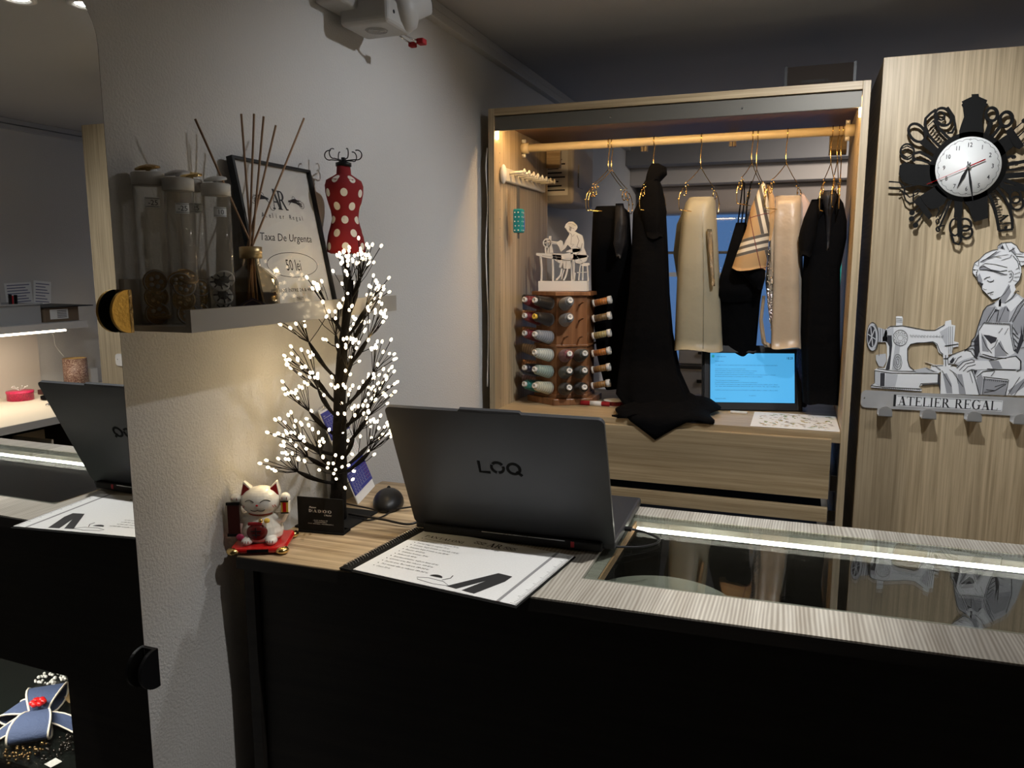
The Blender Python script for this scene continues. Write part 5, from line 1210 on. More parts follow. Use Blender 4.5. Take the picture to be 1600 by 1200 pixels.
def mid(mb):
    P2 = lambda l, k=1: AP(mb, B2(l), LV[k+1], LV[k])
    P2([(440, 170), (500, 130), (550, 130), (470, 280), (400, 330)]); P2([(600, 170), (670, 120), (715, 185), (700, 290), (570, 285)]); P2([(560, 170), (600, 190), (570, 285), (500, 285)])
    P2([(870, 130), (980, 200), (1000, 420), (880, 380), (780, 420), (750, 300), (800, 190)]); P2([(560, 560), (620, 480), (690, 640), (560, 650)], 2); P2([(420, 400), (470, 480), (500, 600), (430, 590)], 2)
    P2([(20, 830), (60, 820), (110, 930), (120, 1030), (60, 1030)], 2); P2([(170, 830), (220, 830), (260, 1040), (190, 1035)], 2); P2([(440, 880), (690, 900), (670, 1050), (430, 1040)], 2)
    P2([(370, 880), (420, 830), (440, 870), (420, 1040), (400, 1040)], 2); P2([(700, 1000), (900, 850), (870, 960), (730, 1050)], 2); P2([(500, 690), (600, 690), (640, 770), (540, 772)], 3)
    P3 = lambda l: AP(mb, B3(l), LV[2], LV[1])
    P3([(320, 560), (400, 500), (560, 580), (700, 620), (790, 660), (700, 660), (560, 600), (440, 580)]); P3([(690, 1040), (830, 800), (870, 940), (760, 1130), (700, 1130)]); P3([(285, 700), (330, 620), (380, 740), (370, 860), (300, 760)]); P3([(440, 380), (620, 260), (700, 240), (560, 340), (400, 440), (360, 440)])
    P3([(640, 200), (690, 120), (720, 200)]); P3([(870, 250), (960, 300), (900, 170)])
layer('grey_tone_print', T2 if False else mat('print_soft', (.33, .335, .36), .3), mid)
def dark(mb):
    P2 = lambda l, k=3: AP(mb, B2(l), LV[k+1], LV[k])
    P2([(440, 420), (500, 425), (585, 450), (570, 490), (520, 515)]); P2([(760, 580), (790, 560), (830, 420), (835, 320), (860, 480), (800, 620)]); P2([(345, 480), (395, 400), (400, 600), (370, 675), (350, 650)]); P2([(605, 60), (625, 40), (625, 110), (600, 130)]); P2([(560, 150), (610, 165), (560, 185)]); P2([(680, 115), (715, 180), (690, 170)])
    P2([(90, 700), (130, 650), (140, 690), (115, 720)]); P2([(340, 790), (380, 790), (355, 840)])
    AP(mb, B3([(655, 1180), (680, 1050), (700, 1120), (690, 1190)]), LV[4], LV[3]); AP(mb, B3([(690, 200), (720, 140), (745, 215)]), LV[4], LV[3]); AP(mb, B3([(340, 790), (395, 800), (380, 830)]), LV[4], LV[3])
layer('dark_tone_print', T3, dark)
def lines(mb):
    K2 = lambda l, w=1.0: mb.strip(B2(l), w*px1, LV[7], LV[5]); K3 = lambda l, w=1.0: mb.strip(B3(l), w*px1, LV[7], LV[5])
    K3([(280, 700), (215, 620), (210, 555), (245, 440), (320, 390), (430, 280), (560, 225), (640, 215), (640, 160), (700, 105), (870, 90), (960, 150), (1020, 250), (1130, 280)], .9)
    K3([(275, 600), (300, 760), (365, 830), (370, 900), (470, 1000), (540, 1070), (600, 1065), (680, 1030)], 1.3); K3([(1045, 620), (1010, 740), (930, 830)], 1.5); K3([(1120, 470), (1040, 500), (1000, 450)], 1.3)
    for l, w in [([(320, 540), (400, 495), (520, 560), (680, 590), (800, 570)], 1.0), ([(330, 560), (450, 560), (620, 600), (760, 640), (800, 640)], 1.0), ([(340, 430), (450, 370), (620, 250)], .8), ([(330, 520), (420, 450), (600, 470), (800, 520)], .7), ([(380, 400), (560, 330), (700, 360)], .5), ([(700, 400), (850, 350), (880, 300)], .6),
                 ([(480, 380), (620, 330), (820, 300)], .5), ([(900, 320), (980, 420), (1010, 560)], .8), ([(940, 560), (1000, 520)], .5), ([(920, 640), (1020, 600)], .5), ([(920, 690), (1010, 680)], .5), ([(900, 740), (980, 760)], .5), ([(250, 470), (310, 500), (320, 390)], .7), ([(220, 560), (300, 560), (270, 650)], .9),
                 ([(700, 110), (760, 220)], .6), ([(770, 110), (830, 230)], .6), ([(830, 250), (930, 190)], 1.0), ([(960, 330), (1090, 340)], .8), ([(940, 290), (1070, 290)], .5), ([(1010, 420), (1110, 420)], .7), ([(870, 240), (960, 330), (1020, 450)], .8),
                 ([(405, 725), (450, 695), (510, 680)], 1.1), ([(460, 745), (500, 768), (550, 760), (575, 735)], 1.3), ([(330, 765), (360, 800), (385, 795)], 1.2), ([(395, 880), (420, 900), (450, 895)], .6), ([(465, 965), (520, 950), (570, 935)], 1.1), ([(500, 985), (560, 975)], .5),
                 ([(820, 590), (870, 575), (905, 620), (895, 700), (850, 765), (820, 770)], .8), ([(840, 640), (870, 620), (870, 680), (835, 700)], 1.2), ([(850, 830), (760, 960), (680, 1030)], .5), ([(970, 925), (880, 1040), (760, 1130)], 1.0), ([(980, 920), (1000, 940)], 1.4)]: K3(l, w)
    for l, w in [([(400, 1045), (350, 860), (320, 790)], 1.2), ([(245, 590), (310, 530), (320, 480), (355, 440), (390, 320), (440, 170), (480, 120), (560, 85)], 1.4), ([(75, 725), (70, 660), (120, 625), (245, 575), (310, 590), (350, 650), (385, 670)], 1.0),
                 ([(245, 575), (330, 560), (385, 640)], 1.1), ([(325, 490), (380, 480)], .8), ([(310, 535), (390, 520)], .8), ([(390, 380), (450, 290)], 1.0), ([(390, 380), (400, 600)], 1.2), ([(450, 290), (720, 305)], .8), ([(455, 302), (720, 318)], .5), ([(470, 285), (560, 130)], .8), ([(490, 285), (575, 150)], .8),
                 ([(580, 285), (600, 170)], .8), ([(600, 285), (670, 130)], .5), ([(715, 285), (800, 120), (870, 40)], .9), ([(745, 290), (830, 140), (880, 70)], .9), ([(720, 310), (725, 420), (760, 590)], 1.0), ([(740, 310), (745, 420), (775, 580)], 1.0),
                 ([(430, 620), (560, 655), (680, 665)], 1.1), ([(400, 640), (560, 680)], 1.2), ([(430, 440), (470, 540), (530, 610)], .9), ([(600, 500), (640, 570), (700, 620)], .9), ([(590, 470), (560, 540), (520, 570)], .8), ([(640, 350), (600, 400)], .6), ([(700, 350), (660, 420)], .6),
                 ([(750, 340), (800, 420)], 1.0), ([(750, 400), (810, 460)], 1.0), ([(760, 460), (810, 520)], 1.0), ([(770, 530), (800, 560)], 1.0), ([(830, 560), (900, 540)], .9), ([(840, 480), (900, 470)], .8), ([(780, 640), (830, 690), (830, 780), (790, 800)], 1.8), ([(500, 690), (780, 640)], 1.0), ([(480, 775), (780, 785)], 1.3),
                 ([(165, 770), (235, 700), (320, 675), (350, 690)], 1.1), ([(190, 790), (260, 720), (350, 700)], 1.0), ([(230, 800), (280, 750), (360, 730)], 1.0), ([(270, 808), (320, 780), (350, 785)], 1.0), ([(100, 745), (180, 735)], .9), ([(80, 725), (120, 700), (150, 660)], .9), ([(135, 725), (180, 660), (215, 640)], .9),
                 ([(440, 855), (700, 885)], .9), ([(445, 875), (695, 905)], .6), ([(455, 860), (430, 1040)], .9), ([(705, 890), (670, 1050)], .9), ([(470, 990), (560, 1000), (680, 930)], .9), ([(450, 1020), (560, 1000)], 1.2), ([(560, 960), (660, 930)], .7), ([(520, 850), (560, 800)], .8), ([(370, 860), (440, 800), (560, 790)], 1.2),
                 ([(700, 1040), (820, 860)], .7), ([(760, 1050), (900, 860)], .6), ([(-5, 785), (-60, 740)], .8), ([(10, 790), (110, 960)], .7), ([(120, 800), (230, 960)], .7), ([(90, 780), (160, 830), (180, 930)], .6), ([(300, 810), (330, 920)], .7), ([(990, 170), (1010, 400), (960, 640)], 1.2), ([(870, 300), (850, 480)], 1.4)]: K2(l, w)
    for k in range(12): K2([(455+k*22, 290+k*1.2), (458+k*22, 304+k*1.2)], .6)
    for k in range(14): K2([(735+k*8.5, 270-k*16), (752+k*8.5, 276-k*16)], .5)
    for k in range(12): K2([(470+k*20, 875+k*2.4), (468+k*20, 895+k*2.4)], .6)
layer('line_print', TK, lines)
# ------------------------------------------------------------------ garments and hangers
def cloth_mat(name, c, rough=.85, spec=.3, sheen=.3, metal=0, bump=.25, bscale=22, coat=0): 
    m = mat(name, c, rough, metal, bump, bscale, bdist=.03, spec=spec, sheen=sheen, coat=coat); return m
BLK = cloth_mat('black_wool', (.0025, .0025, .003), .95, .08, 0); BLK2 = cloth_mat('black_satin', (.007, .007, .009), .5, .25, 0)
def loft(mb, levels, y0, folds=7, amp=.10, seed=0, n=56, mi=0, caps=True, sq=.75):
    """levels: (py, pxl, pxr, depth[, dy]) in the hanging plane; builds a closed folded tube of cloth"""
    rg = random.Random(seed); ph = [rg.uniform(0, 6.28) for _ in range(4)]
    vs = []; k = 0; out = []
    # resample
    L = []
    for i in range(len(levels)-1):
        a, b = levels[i], levels[i+1]
        for s_ in range(4): L.append([a[j]+(b[j]-a[j])*s_/4 for j in range(len(a))])
    L.append(list(levels[-1]))
    for li, lv in enumerate(L):
        dy = lv[4] if len(lv) > 4 else 0
        pl_, pr2 = at(lv[1], lv[0], 'y', y0+dy), at(lv[2], lv[0], 'y', y0+dy)
        cx2 = (pl_.x+pr2.x)/2; wx = (pr2.x-pl_.x)/2; z = (pl_.z+pr2.z)/2; f = li/(len(L)-1)
        for j in range(n):
            a = 2*pi*j/n; c_, s_ = cos(a), sin(a)
            rr_ = 1+amp*f**.6*(sin(folds*a+ph[0]+f*1.5)+.5*sin((folds*2-3)*a+ph[1]+f*2.2))
            x = cx2+wx*math.copysign(abs(c_)**sq, c_)*min(rr_, 1.12) ; y = y0+dy+lv[3]*math.copysign(abs(s_)**sq, s_)*rr_
            vs.append((x, y, z+.004*sin(3*a+ph[2])*f))
    m_ = len(L); fs = [(i*n+j, i*n+(j+1) % n, (i+1)*n+(j+1) % n, (i+1)*n+j) for i in range(m_-1) for j in range(n)]
    if caps: fs += [tuple(range(n)), tuple((m_-1)*n+j for j in range(n))[::-1]]
    mb.add(vs, fs, mi, True)
def garment(name, label, cat, parts, group='garments hanging on the clothes rail'):
    """parts: list of (part name, material, [loft args...])"""
    zt = max(at(800, lv[0], 'y', RY).z for p in parts for lv in p[2][0][0]); 
    l0 = parts[0][2][0][0][0]; c0 = at((l0[1]+l0[2])/2, l0[0], 'y', RY)
    t = thing(name, label, cat, c0, group=group)
    for pn, m, ls in parts:
        mb = MB()
        for lv, kw in ls: loft(mb, lv, RY+kw.pop('yo', 0), **kw)
        mb.v = [tuple(Vector(v)-c0) for v in mb.v]
        mb.build(pn, m, t)
    return t, c0
HG = 'gold wire hangers on the clothes rail'
def hanger(px, dyaw, label, s=1.0, drop=0, tilt=0, flip=1):
    top = at(px, 210, 'y', RY); t = thing('wire_hanger', label, 'hanger', (top.x, RY, RZ), RD(dyaw), HG)
    t.rotation_euler = (0, RD(tilt), RD(dyaw))
    r = .0135+.0014; a = MB()
    hk = [(0, r*sin(RD(q)), r*cos(RD(q))) for q in range(-150, 80, 15)]   # hook runs over the rail (about local x)
    R_ = Matrix.Rotation(RD(-dyaw), 3, 'Z')
    hk = [tuple(R_ @ Vector(p)) for p in hk]
    nk = bez(hk[-1], (hk[-1][0], hk[-1][1], -.02), (.0, .006, -.045), (0, 0, -.075-drop), 8)
    a.tube(hk+nk[1:], .00125, 8); a.build('hook', 'gold', t)
    z0 = -.075-drop; W2 = .135*s
    b = MB()
    for q in (-1, 1):
        sh = bez((0, 0, z0), (q*W2*.3, 0, z0-.035*s*.85), (q*W2*.5, 0, z0-.055*s*.85), (q*W2*.75, 0, z0-.072*s*.85), 8)
        cu = [(q*(W2*.78+.012*cos(RD(g))), 0, z0-.086*s+.014*sin(RD(g))) for g in range(100, 430, 30)]
        b.tube(sh, .00125, 6); b.tube(cu, .0011, 6)
        out_ = bez((q*W2*.80, 0, z0-.075*s), (q*W2*1.0, 0, z0-.085*s), (q*W2*1.10, 0, z0-.12*s), (q*W2*.98, 0, z0-.150*s), 8); b.tube(out_, .00125, 6)
    b.tube([(-W2*.98, 0, z0-.150*s), (W2*.98, 0, z0-.150*s)], .00125, 6); b.build('shoulder_wire', 'gold', t)
    d = MB()
    for q in (-1, 1):
        for x, z in ((.62, -.066), (.73, -.072), (.78, -.10), (.70, -.088), (1.04, -.115)): d.ball((q*W2*x, 0, z0+z*s), .0028, 8)
    d.build('gold_beads', 'gold', t); return t
hanger(952, 70, 'pair of gold wire hangers holding the black trousers, left one', .86)
hanger(957, 68, 'pair of gold wire hangers holding the black trousers, right one', .84, .002)
hanger(1023, 80, 'gold wire hanger whose neck disappears into the tall black coat collar', .8, .01)
hanger(1097, 68, 'gold wire hanger holding the grey beige leather trousers', .86, .006)
hanger(1177, 74, 'gold wire hanger with thin black dress straps on it', .8, .0)
hanger(1185, 108, 'gold wire hanger under the tartan shirt collar', .72, .02)
hanger(1231, 66, 'gold wire hanger holding the champagne satin trousers', .86, .006)
hanger(1301, 78, 'gold wire hanger holding the black jacket near the right side', .9, .01)
hanger(1311, 84, 'rearmost of the gold hangers crowded against the right side panel', .9, .0)
hanger(1317, 88, 'gold wire hanger closest to the right side panel', .9, .004)
garment('black_trousers', 'black satin trousers folded over the leftmost gold hangers', 'trousers', [
    ('trouser_legs', BLK, [([(322, 932, 972, .012), (332, 928, 982, .05), (400, 925, 986, .05, .02), (445, 925, 986, .045, .07), (480, 926, 986, .04, .10), (560, 934, 988, .04, .11), (606, 945, 990, .035, .11)], dict(seed=1, folds=6, amp=.06))]),
    ('satin_panel', BLK2, [([(318, 962, 974, .008), (345, 960, 979, .016), (380, 958, 977, .018), (402, 964, 970, .008)], dict(seed=2, folds=3, amp=.12, yo=-.055))])])
t, c0 = garment('black_coat', 'long black coat with raised collar spilling over the shelf edge', 'coat', [
    ('coat_body', BLK, [([(312, 1000, 1030, .03), (332, 990, 1040, .05), (400, 988, 1043, .06), (460, 985, 1045, .065), (520, 978, 1050, .07), (580, 970, 1062, .07, -.02), (615, 966, 1078, .075, -.05), (640, 985, 1082, .07, -.09)], dict(seed=5, folds=6, amp=.05))]),
    ('shoulder', BLK, [([(276, 1012, 1028, .02), (292, 1004, 1034, .035), (330, 1002, 1040, .045), (372, 1012, 1036, .04)], dict(seed=6, folds=4, amp=.05, yo=-.03))]),
    ('collar', BLK, [([(256, 1018, 1030, .012), (262, 1015, 1041, .025), (272, 1012, 1042, .03), (284, 1010, 1030, .03)], dict(seed=7, folds=3, amp=.05, yo=-.03))])])
hem = MB()
hp = [(at(px, py, 'z', SH+.004), h) for px, py, h in []]
def heap(mb, pts, h, X=None):
    pass
zf = SH+.0015
def hemp(x, y, z): return tuple(Vector((x, y, z))-c0)
rows = []
for i in range(13):
    u = i/12; x = -.48+u*.27
    env = sin(pi*min(1, max(0, (u+.05)/1.1)))**.6
    hang = max(0, 1-abs(u-.50)/.30)
    row = []
    for j in range(15):
        v = j/14
        if v < .72:
            y = 2.36-(2.36-2.146)*(v/.72); z = zf+(.040*(1-v/.72)+.010)*env+.005*sin(i*1.9+j*.9)*env
        else:
            w = (v-.72)/.28; y = 2.146-.006*sin(w*3)-.004-(0.004*w); z = zf+.010*env+.006-w*.060*hang-.008*w
            if hang <= 0: z = zf+.008*env; y = 2.146+.01+.02*w
        row.append(hemp(x+.012*sin(j*.8), y, z))
    rows.append(row)
hem.add([p for r_ in rows for p in r_], [(i*15+j, i*15+j+1, (i+1)*15+j+1, (i+1)*15+j) for i in range(12) for j in range(14)], 0, True)
ho = hem.build('hem', BLK, t); s_ = ho.modifiers.new('s', 'SOLIDIFY'); s_.thickness = .005; s_.offset = 1
LEA = cloth_mat('beige_leather', (.30, .275, .20), .42, .5, 0, bump=.25, bscale=8)
OLV = cloth_mat('olive_sleeve', (.16, .16, .13), .6)
SEQ = mat('dark_sequins', (.30, .26, .20), .22, .9, bump=1, bscale=400)
garment('leather_trousers', 'grey beige leather trousers folded over a gold hanger', 'trousers', [
    ('trouser_legs', LEA, [([(308, 1078, 1115, .02), (316, 1072, 1117, .035), (340, 1066, 1118, .05), (400, 1060, 1121, .055), (480, 1056, 1124, .055), (546, 1053, 1127, .055)], dict(seed=8, folds=4, amp=.075))]),
    ('rear_leg', OLV, [([(322, 1070, 1084, .01), (350, 1058, 1080, .02), (395, 1053, 1078, .02), (440, 1060, 1074, .015)], dict(seed=9, folds=3, amp=.05, yo=.06))]),
    ('sequin_trim', SEQ, [([(358, 1105, 1112, .006), (380, 1106, 1114, .008), (410, 1109, 1115, .008), (445, 1112, 1117, .006)], dict(seed=10, folds=9, amp=.1, yo=-.058))])])
p = at(1090, 430, 'y', RY-.056); seam = MB(); seam.tube([at(1098, 330, 'y', RY-.057), at(1100, 440, 'y', RY-.0585), at(1099, 545, 'y', RY-.058)], .0006, 5)
par = [o for o in bpy.data.objects if o.name.startswith('leather_trousers')][0]; seam.v = [tuple(Vector(v)-par.location) for v in seam.v]; seam.build('seam', OLV, par)
garment('black_dress', 'black sleeveless dress hanging by thin straps beside the tartan shirt', 'dress', [
    ('dress_body', BLK, [([(348, 1150, 1166, .012), (372, 1143, 1172, .03), (410, 1132, 1182, .045), (432, 1125, 1194, .05), (470, 1122, 1188, .04, .03), (560, 1118, 1180, .035, .07), (592, 1120, 1176, .03, .09)], dict(seed=12, folds=6, amp=.06))])])
par = [o for o in bpy.data.objects if o.name.startswith('black_dress')][0]
for pts in ([(1161, 283), (1158, 310), (1153, 350)], [(1163, 285), (1163, 315), (1158, 352)], [(1174, 283), (1168, 315), (1164, 352)]):
    mb = MB(); mb.tube([at(x, y, 'y', RY-.004)-par.location for x, y in pts], .0022, 6); mb.build('strap', BLK, par)
# tartan shirt
m_, nt, bs = _bsdf('camel_tartan'); N, L = nt.nodes, nt.links
tc = N.new('ShaderNodeTexCoord'); mp = N.new('ShaderNodeMapping'); mp.inputs['Rotation'].default_value = (0, RD(14), 0); L.new(tc.outputs['Object'], mp.inputs[0]); sx = N.new('ShaderNodeSeparateXYZ'); L.new(mp.outputs[0], sx.inputs[0])
def band(axis, c, w, inv=False):
    s1 = N.new('ShaderNodeMath'); s1.operation = 'SUBTRACT'; s1.inputs[1].default_value = c; L.new(sx.outputs[axis], s1.inputs[0])
    s2 = N.new('ShaderNodeMath'); s2.operation = 'ABSOLUTE'; L.new(s1.outputs[0], s2.inputs[0])
    s3 = N.new('ShaderNodeMath'); s3.operation = 'LESS_THAN'; s3.inputs[1].default_value = w; L.new(s2.outputs[0], s3.inputs[0]); return s3.outputs[0]
def mixc(fac, a, b):
    mx = N.new('ShaderNodeMix'); mx.data_type = 'RGBA'; L.new(fac, mx.inputs['Factor'])
    for k, v in (('A', a), ('B', b)):
        i = [s for s in mx.inputs if s.name == k and s.type == 'RGBA'][0]
        if isinstance(v, tuple): i.default_value = (*v, 1)
        else: L.new(v, i)
    return [o for o in mx.outputs if o.type == 'RGBA'][0]
col = (.42, .26, .12)
X0 = -.010; Z0 = -.165
def plaid(col):
    for ax_, c_ in (('X', X0), ('Z', Z0)):
        col = mixc(band(ax_, c_, .0225), col, (.62, .55, .44))
        for d_ in (-.018, 0, .018): col = mixc(band(ax_, c_+d_, .0042), col, (.09, .08, .07))
    for ax_, c_ in (('X', -.052), ('Z', -.09), ('Z', -.235)): col = mixc(band(ax_, c_, .0011), col, (.12, .02, .02))
    return col
L.new(plaid(col), bs.inputs['Base Color']); bs.inputs['Roughness'].default_value = .85
garment('tartan_shirt', 'camel tartan shirt with black and white check folded on a hanger', 'shirt', [
    ('shirt_front', m_, [([(287, 1190, 1197, .015), (300, 1184, 1200, .03), (325, 1174, 1202, .04), (360, 1166, 1202, .045), (400, 1151, 1199, .05), (421, 1144, 1196, .05)], dict(seed=14, folds=4, amp=.025, yo=-.05))]),
    ('sleeve', cloth_mat('camel_lining', (.45, .28, .13), .8), [([(289, 1198, 1203, .01), (310, 1198, 1211, .02), (340, 1199, 1213, .025), (375, 1200, 1210, .02)], dict(seed=15, folds=3, amp=.03, yo=-.02))]),
    ('dark_underside', BLK, [([(418, 1150, 1196, .04), (436, 1168, 1196, .035), (450, 1180, 1192, .02)], dict(seed=16, folds=3, amp=.05, yo=-.045))])])
TS = mat('taupe_sequins', (.42, .36, .29), .3, .6, bump=.6, bscale=300)
t, c0 = garment('sequin_top', 'taupe sequinned garment hanging beside the champagne trousers', 'garment', [
    ('sequin_panel', TS, [([(335, 1206, 1214, .008), (380, 1202, 1213, .018), (440, 1196, 1212, .02), (480, 1200, 1211, .018), (520, 1206, 1210, .008)], dict(seed=17, folds=5, amp=.06, yo=-.015))]),
    ('ribbon_loop', cloth_mat('tan_satin_ribbon', (.36, .27, .18), .45), [([(462, 1191, 1196, .006), (500, 1186, 1192, .008), (535, 1190, 1197, .008), (541, 1196, 1208, .006)], dict(seed=18, folds=2, amp=.03, yo=-.01))])])
sq_ = random.Random(9); mb = MB()
for _ in range(150):
    py = sq_.uniform(385, 515); w = 8 if py < 470 else 8-(py-470)*.1; px = 1205+sq_.uniform(-w, w)*.9+(py-440)*.03
    p = at(px, py, 'y', RY-.036)-c0; mb.ball(p, (.0024, .0014, .0024), 6)
mb.build('sequins', 'chrome', t)
SAT = cloth_mat('champagne_satin', (.42, .33, .235), .36, .6, .2, bump=.35, bscale=9)
garment('satin_trousers', 'champagne satin trousers folded over a gold hanger', 'trousers', [
    ('trouser_legs', SAT, [([(306, 1212, 1252, .02), (316, 1208, 1254, .04), (345, 1206, 1254, .05), (420, 1206, 1253, .052), (480, 1206, 1253, .052), (542, 1205, 1254, .052)], dict(seed=20, folds=5, amp=.09))]),
    ('waistband', SAT, [([(314, 1204, 1212, .015), (335, 1202, 1212, .02), (400, 1203, 1211, .02), (440, 1204, 1211, .015)], dict(seed=21, folds=3, amp=.04, yo=-.02))])])
garment('pink_scarf', 'pale pink pointed satin cloth between champagne trousers and black jacket', 'scarf', [
    ('cloth', cloth_mat('pale_pink_satin', (.52, .38, .32), .5), [([(302, 1252, 1256, .006), (318, 1250, 1266, .012), (345, 1250, 1262, .015), (372, 1250, 1256, .012)], dict(seed=22, folds=2, amp=.03, yo=.03))])])
garment('black_jacket', 'black short sleeved jacket hanging near the right wardrobe side', 'jacket', [
    ('jacket_body', BLK, [([(300, 1284, 1306, .02), (318, 1272, 1318, .045), (345, 1262, 1323, .06), (372, 1258, 1322, .065), (420, 1255, 1312, .065), (520, 1252, 1311, .06), (628, 1255, 1312, .055, .01)], dict(seed=23, folds=6, amp=.05))]),
    ('sleeve', BLK, [([(312, 1268, 1286, .02), (340, 1256, 1280, .035), (370, 1248, 1276, .035), (400, 1250, 1268, .03)], dict(seed=24, folds=3, amp=.05, yo=-.06))]),
    ('collar', BLK2, [([(298, 1286, 1304, .015), (308, 1282, 1308, .025), (335, 1288, 1300, .02), (390, 1291, 1296, .01)], dict(seed=25, folds=2, amp=.05, yo=-.055))])])
garment('lace_dress', 'dark blue sequin lace dress hem hanging behind the black jacket', 'dress', [
    ('lace_skirt', mat('blue_black_sequins', (.035, .04, .10), .3, .5, bump=1, bscale=500, var=.9), [([(500, 1252, 1268, .02), (540, 1245, 1262, .03), (600, 1240, 1258, .03), (632, 1236, 1262, .03)], dict(seed=26, folds=4, amp=.06, yo=.09))])])
# things in the back room seen through the open back
def lab(o, *a, **k): return tag(o, *a, **k)
t = thing('wall_unit', 'grey wall mounted unit with a white rating sticker behind the wardrobe', 'appliance', (WX+.0005, 2.80, 1.78))
gm2 = mat('unit_grey', (.40, .38, .37), .55)
MB().box((0, -.09, 0), (.13, .19, .24)).build('body', gm2, t, bevel=.012, seg=4)
MB().box((.02, -.0925, .03), (.11, -.0905, .20)).build('rating_sticker', 'white', t)
tx = MB()
for i in range(9): tx.box((.028, -.0932, .045+i*.015), (.10-(i % 3)*.012, -.0927, .050+i*.015))
tx.build('sticker_lines', 'ink', t)
MB().box((.131, -.03, .06), (.134, .03, .14)).build('side_recess', gm2, t)
o = MB().box((-.012, -.012, 0), (.012, .012, 1.134)).build('dark_post', 'black', loc=(at(942, 250, 'y', 3.9).x, 3.9, .951)); lab(o, 'slim dark vertical post between wall unit and black coat', 'post')
# back counter and equipment, hazy shapes
t = thing('back_table', 'low dark table behind the wardrobe under the shop window', 'table', (.2, 3.9, 0))
MB().box((-.95, -.3, .92), (.95, .3, .95)).build('table_top', 'darkgrey', t)
for sx in (-.9, .9):
    for sy in (-.26, .26): MB().box((sx-.02, sy-.02, 0), (sx+.02, sy+.02, .92)).build('leg', 'darkgrey', t)
def crate(x, y, z, w, d, h, m, label, cat='box'):
    t = thing('storage_box', label, cat, (x, y, z))
    MB().box((-w/2, -d/2, 0), (w/2, d/2, h)).build('body', m, t, bevel=.006); MB().box((-w/2-.003, -d/2-.003, h+.0005), (w/2+.003, d/2+.003, h+.018)).build('lid', 'darkgrey', t, bevel=.002)
    MB().box((-.03, -d/2-.004, h*.5), (.03, -d/2-.0005, h*.62)).build('label_slot', 'black', t)
pg = mat('pale_grey_plastic', (.30, .31, .34), .5)
crate(-.40, 3.8, .951, .26, .2, .13, pg, 'pale grey storage box with dark lid seen low between the coats')
crate(-.40, 3.8, 1.1005, .24, .18, .10, pg, 'smaller grey box stacked on the pale grey storage box')
crate(.14, 3.8, .951, .16, .2, .22, mat('frosted_white_box', (.5, .55, .62), .5), 'white container behind the digital frame under the teal garment')
t = thing('garment_rack', 'metal garment rack by the window with teal and dark clothes', 'rack', (0, 3.55, 0))
rk = MB(); rk.tube([(-.62, 0, 0), (-.62, 0, 1.62), (.50, 0, 1.62), (.50, 0, 0)], .011, 10); rk.build('frame', 'grey', t)
def hang(x, w, z0, z1, m, label, seed):
    mb = MB(); rg = random.Random(seed); n = 40; vs = []; K_ = 14
    for i in range(K_+1):
        f = i/K_; z = z1-(z1-z0)*f; ww = w*(.35+.65*min(1, f*3)); 
        for j in range(n):
            a = 2*pi*j/n; r_ = 1+.12*f*sin(5*a+seed); vs.append((ww/2*cos(a)*r_, .05*sin(a)*r_, z-z1))
    mb.add(vs, [(i*n+j, i*n+(j+1) % n, (i+1)*n+(j+1) % n, (i+1)*n+j) for i in range(K_) for j in range(n)]+[tuple(range(n)), tuple(K_*n+j for j in range(n))[::-1]], 0, True)
    o = mb.build('hanging_garment', m, loc=(x, 3.55, z1)); tag(o, label, 'garment', 'garments on the back room rack')
hang(-.26, .12, 1.02, 1.60, BLK, 'black garment on the back rack, seen between coat and leather trousers', 1)
hang(.155, .035, 1.12, 1.60, mat('teal_green_cloth', (.01, .33, .30), .6), 'teal green garment on the back room rack', 2)
hang(.215, .05, 1.16, 1.60, mat('pale_blue_cloth', (.30, .38, .55), .6), 'pale blue striped garment on the back room rack', 3)
hang(.27, .04, 1.10, 1.60, bpy.data.materials['teal_green_cloth'], 'second teal green garment on the back rack, further right', 4)
hang(.36, .05, 1.12, 1.60, mat('bright_blue_cloth', (.05, .18, .5), .6), 'bright blue garment on the back room rack', 6)
# ------------------------------------------------------------------ right side of the shop (seen in the mirror)
_before = set(bpy.data.objects)
t = thing('cutting_table', 'cream topped cutting table along the right wall, seen in the mirror', 'table', (1.25, 2.1, 0))
crm = mat('cream_laminate', (.66, .60, .50), .5); TZ = .98
MB().box((-.31, -.42, TZ-.028), (.308, .85, TZ)).build('table_top', crm, t, bevel=.002)
MB().box((-.3125, -.42, TZ-.030), (-.3105, .85, TZ-.001)).build('edge_band', 'grey', t)
for y in (-.40, .25, .83): MB().box((-.29, y-.01, 0), (.30, y+.01, TZ-.031)).build('support_panel', 'blackwood', t)
MB().box((.30, -.40, .2), (.307, .82, TZ-.031)).build('back_panel', 'black', t)
MB().box((.299, -.42, TZ+.0005), (.3085, .52, 1.285)).build('splash_panel', mat('splash_cream', (.62, .56, .50), .5), t)
t = thing('open_crate', 'cream open box on the lower shelf under the cutting table', 'box', (1.10, 2.36, .72))
MB().box((-.11, -.16, 0), (.11, .16, .008)).box((-.11, -.16, 0), (-.102, .16, .07)).box((.102, -.16, 0), (.11, .16, .16)).box((-.11, -.16, 0), (.11, -.152, .16)).box((-.11, .152, 0), (.11, .16, .16)).build('body', crm, t)
MB().box((-.02, -.04, .009), (.05, .05, .05)).build('folded_cloth', 'cream', t, bevel=.01)
o = MB().box((.96, 1.72, .70), (1.50, 2.90, .7195)).build('lower_shelf', 'blackwood'); tag(o, 'dark lower shelf board under the cutting table', 'shelf')
t = thing('wall_shelf', 'light grey wall shelf with an LED strip above the cutting table', 'shelf', (1.5595, 1.8, 1.29))
lg = mat('pale_shelf_laminate', (.48, .48, .49), .5)
MB().box((-.31, -.9, 0), (0, .84, .030)).build('board', lg, t, bevel=.001)
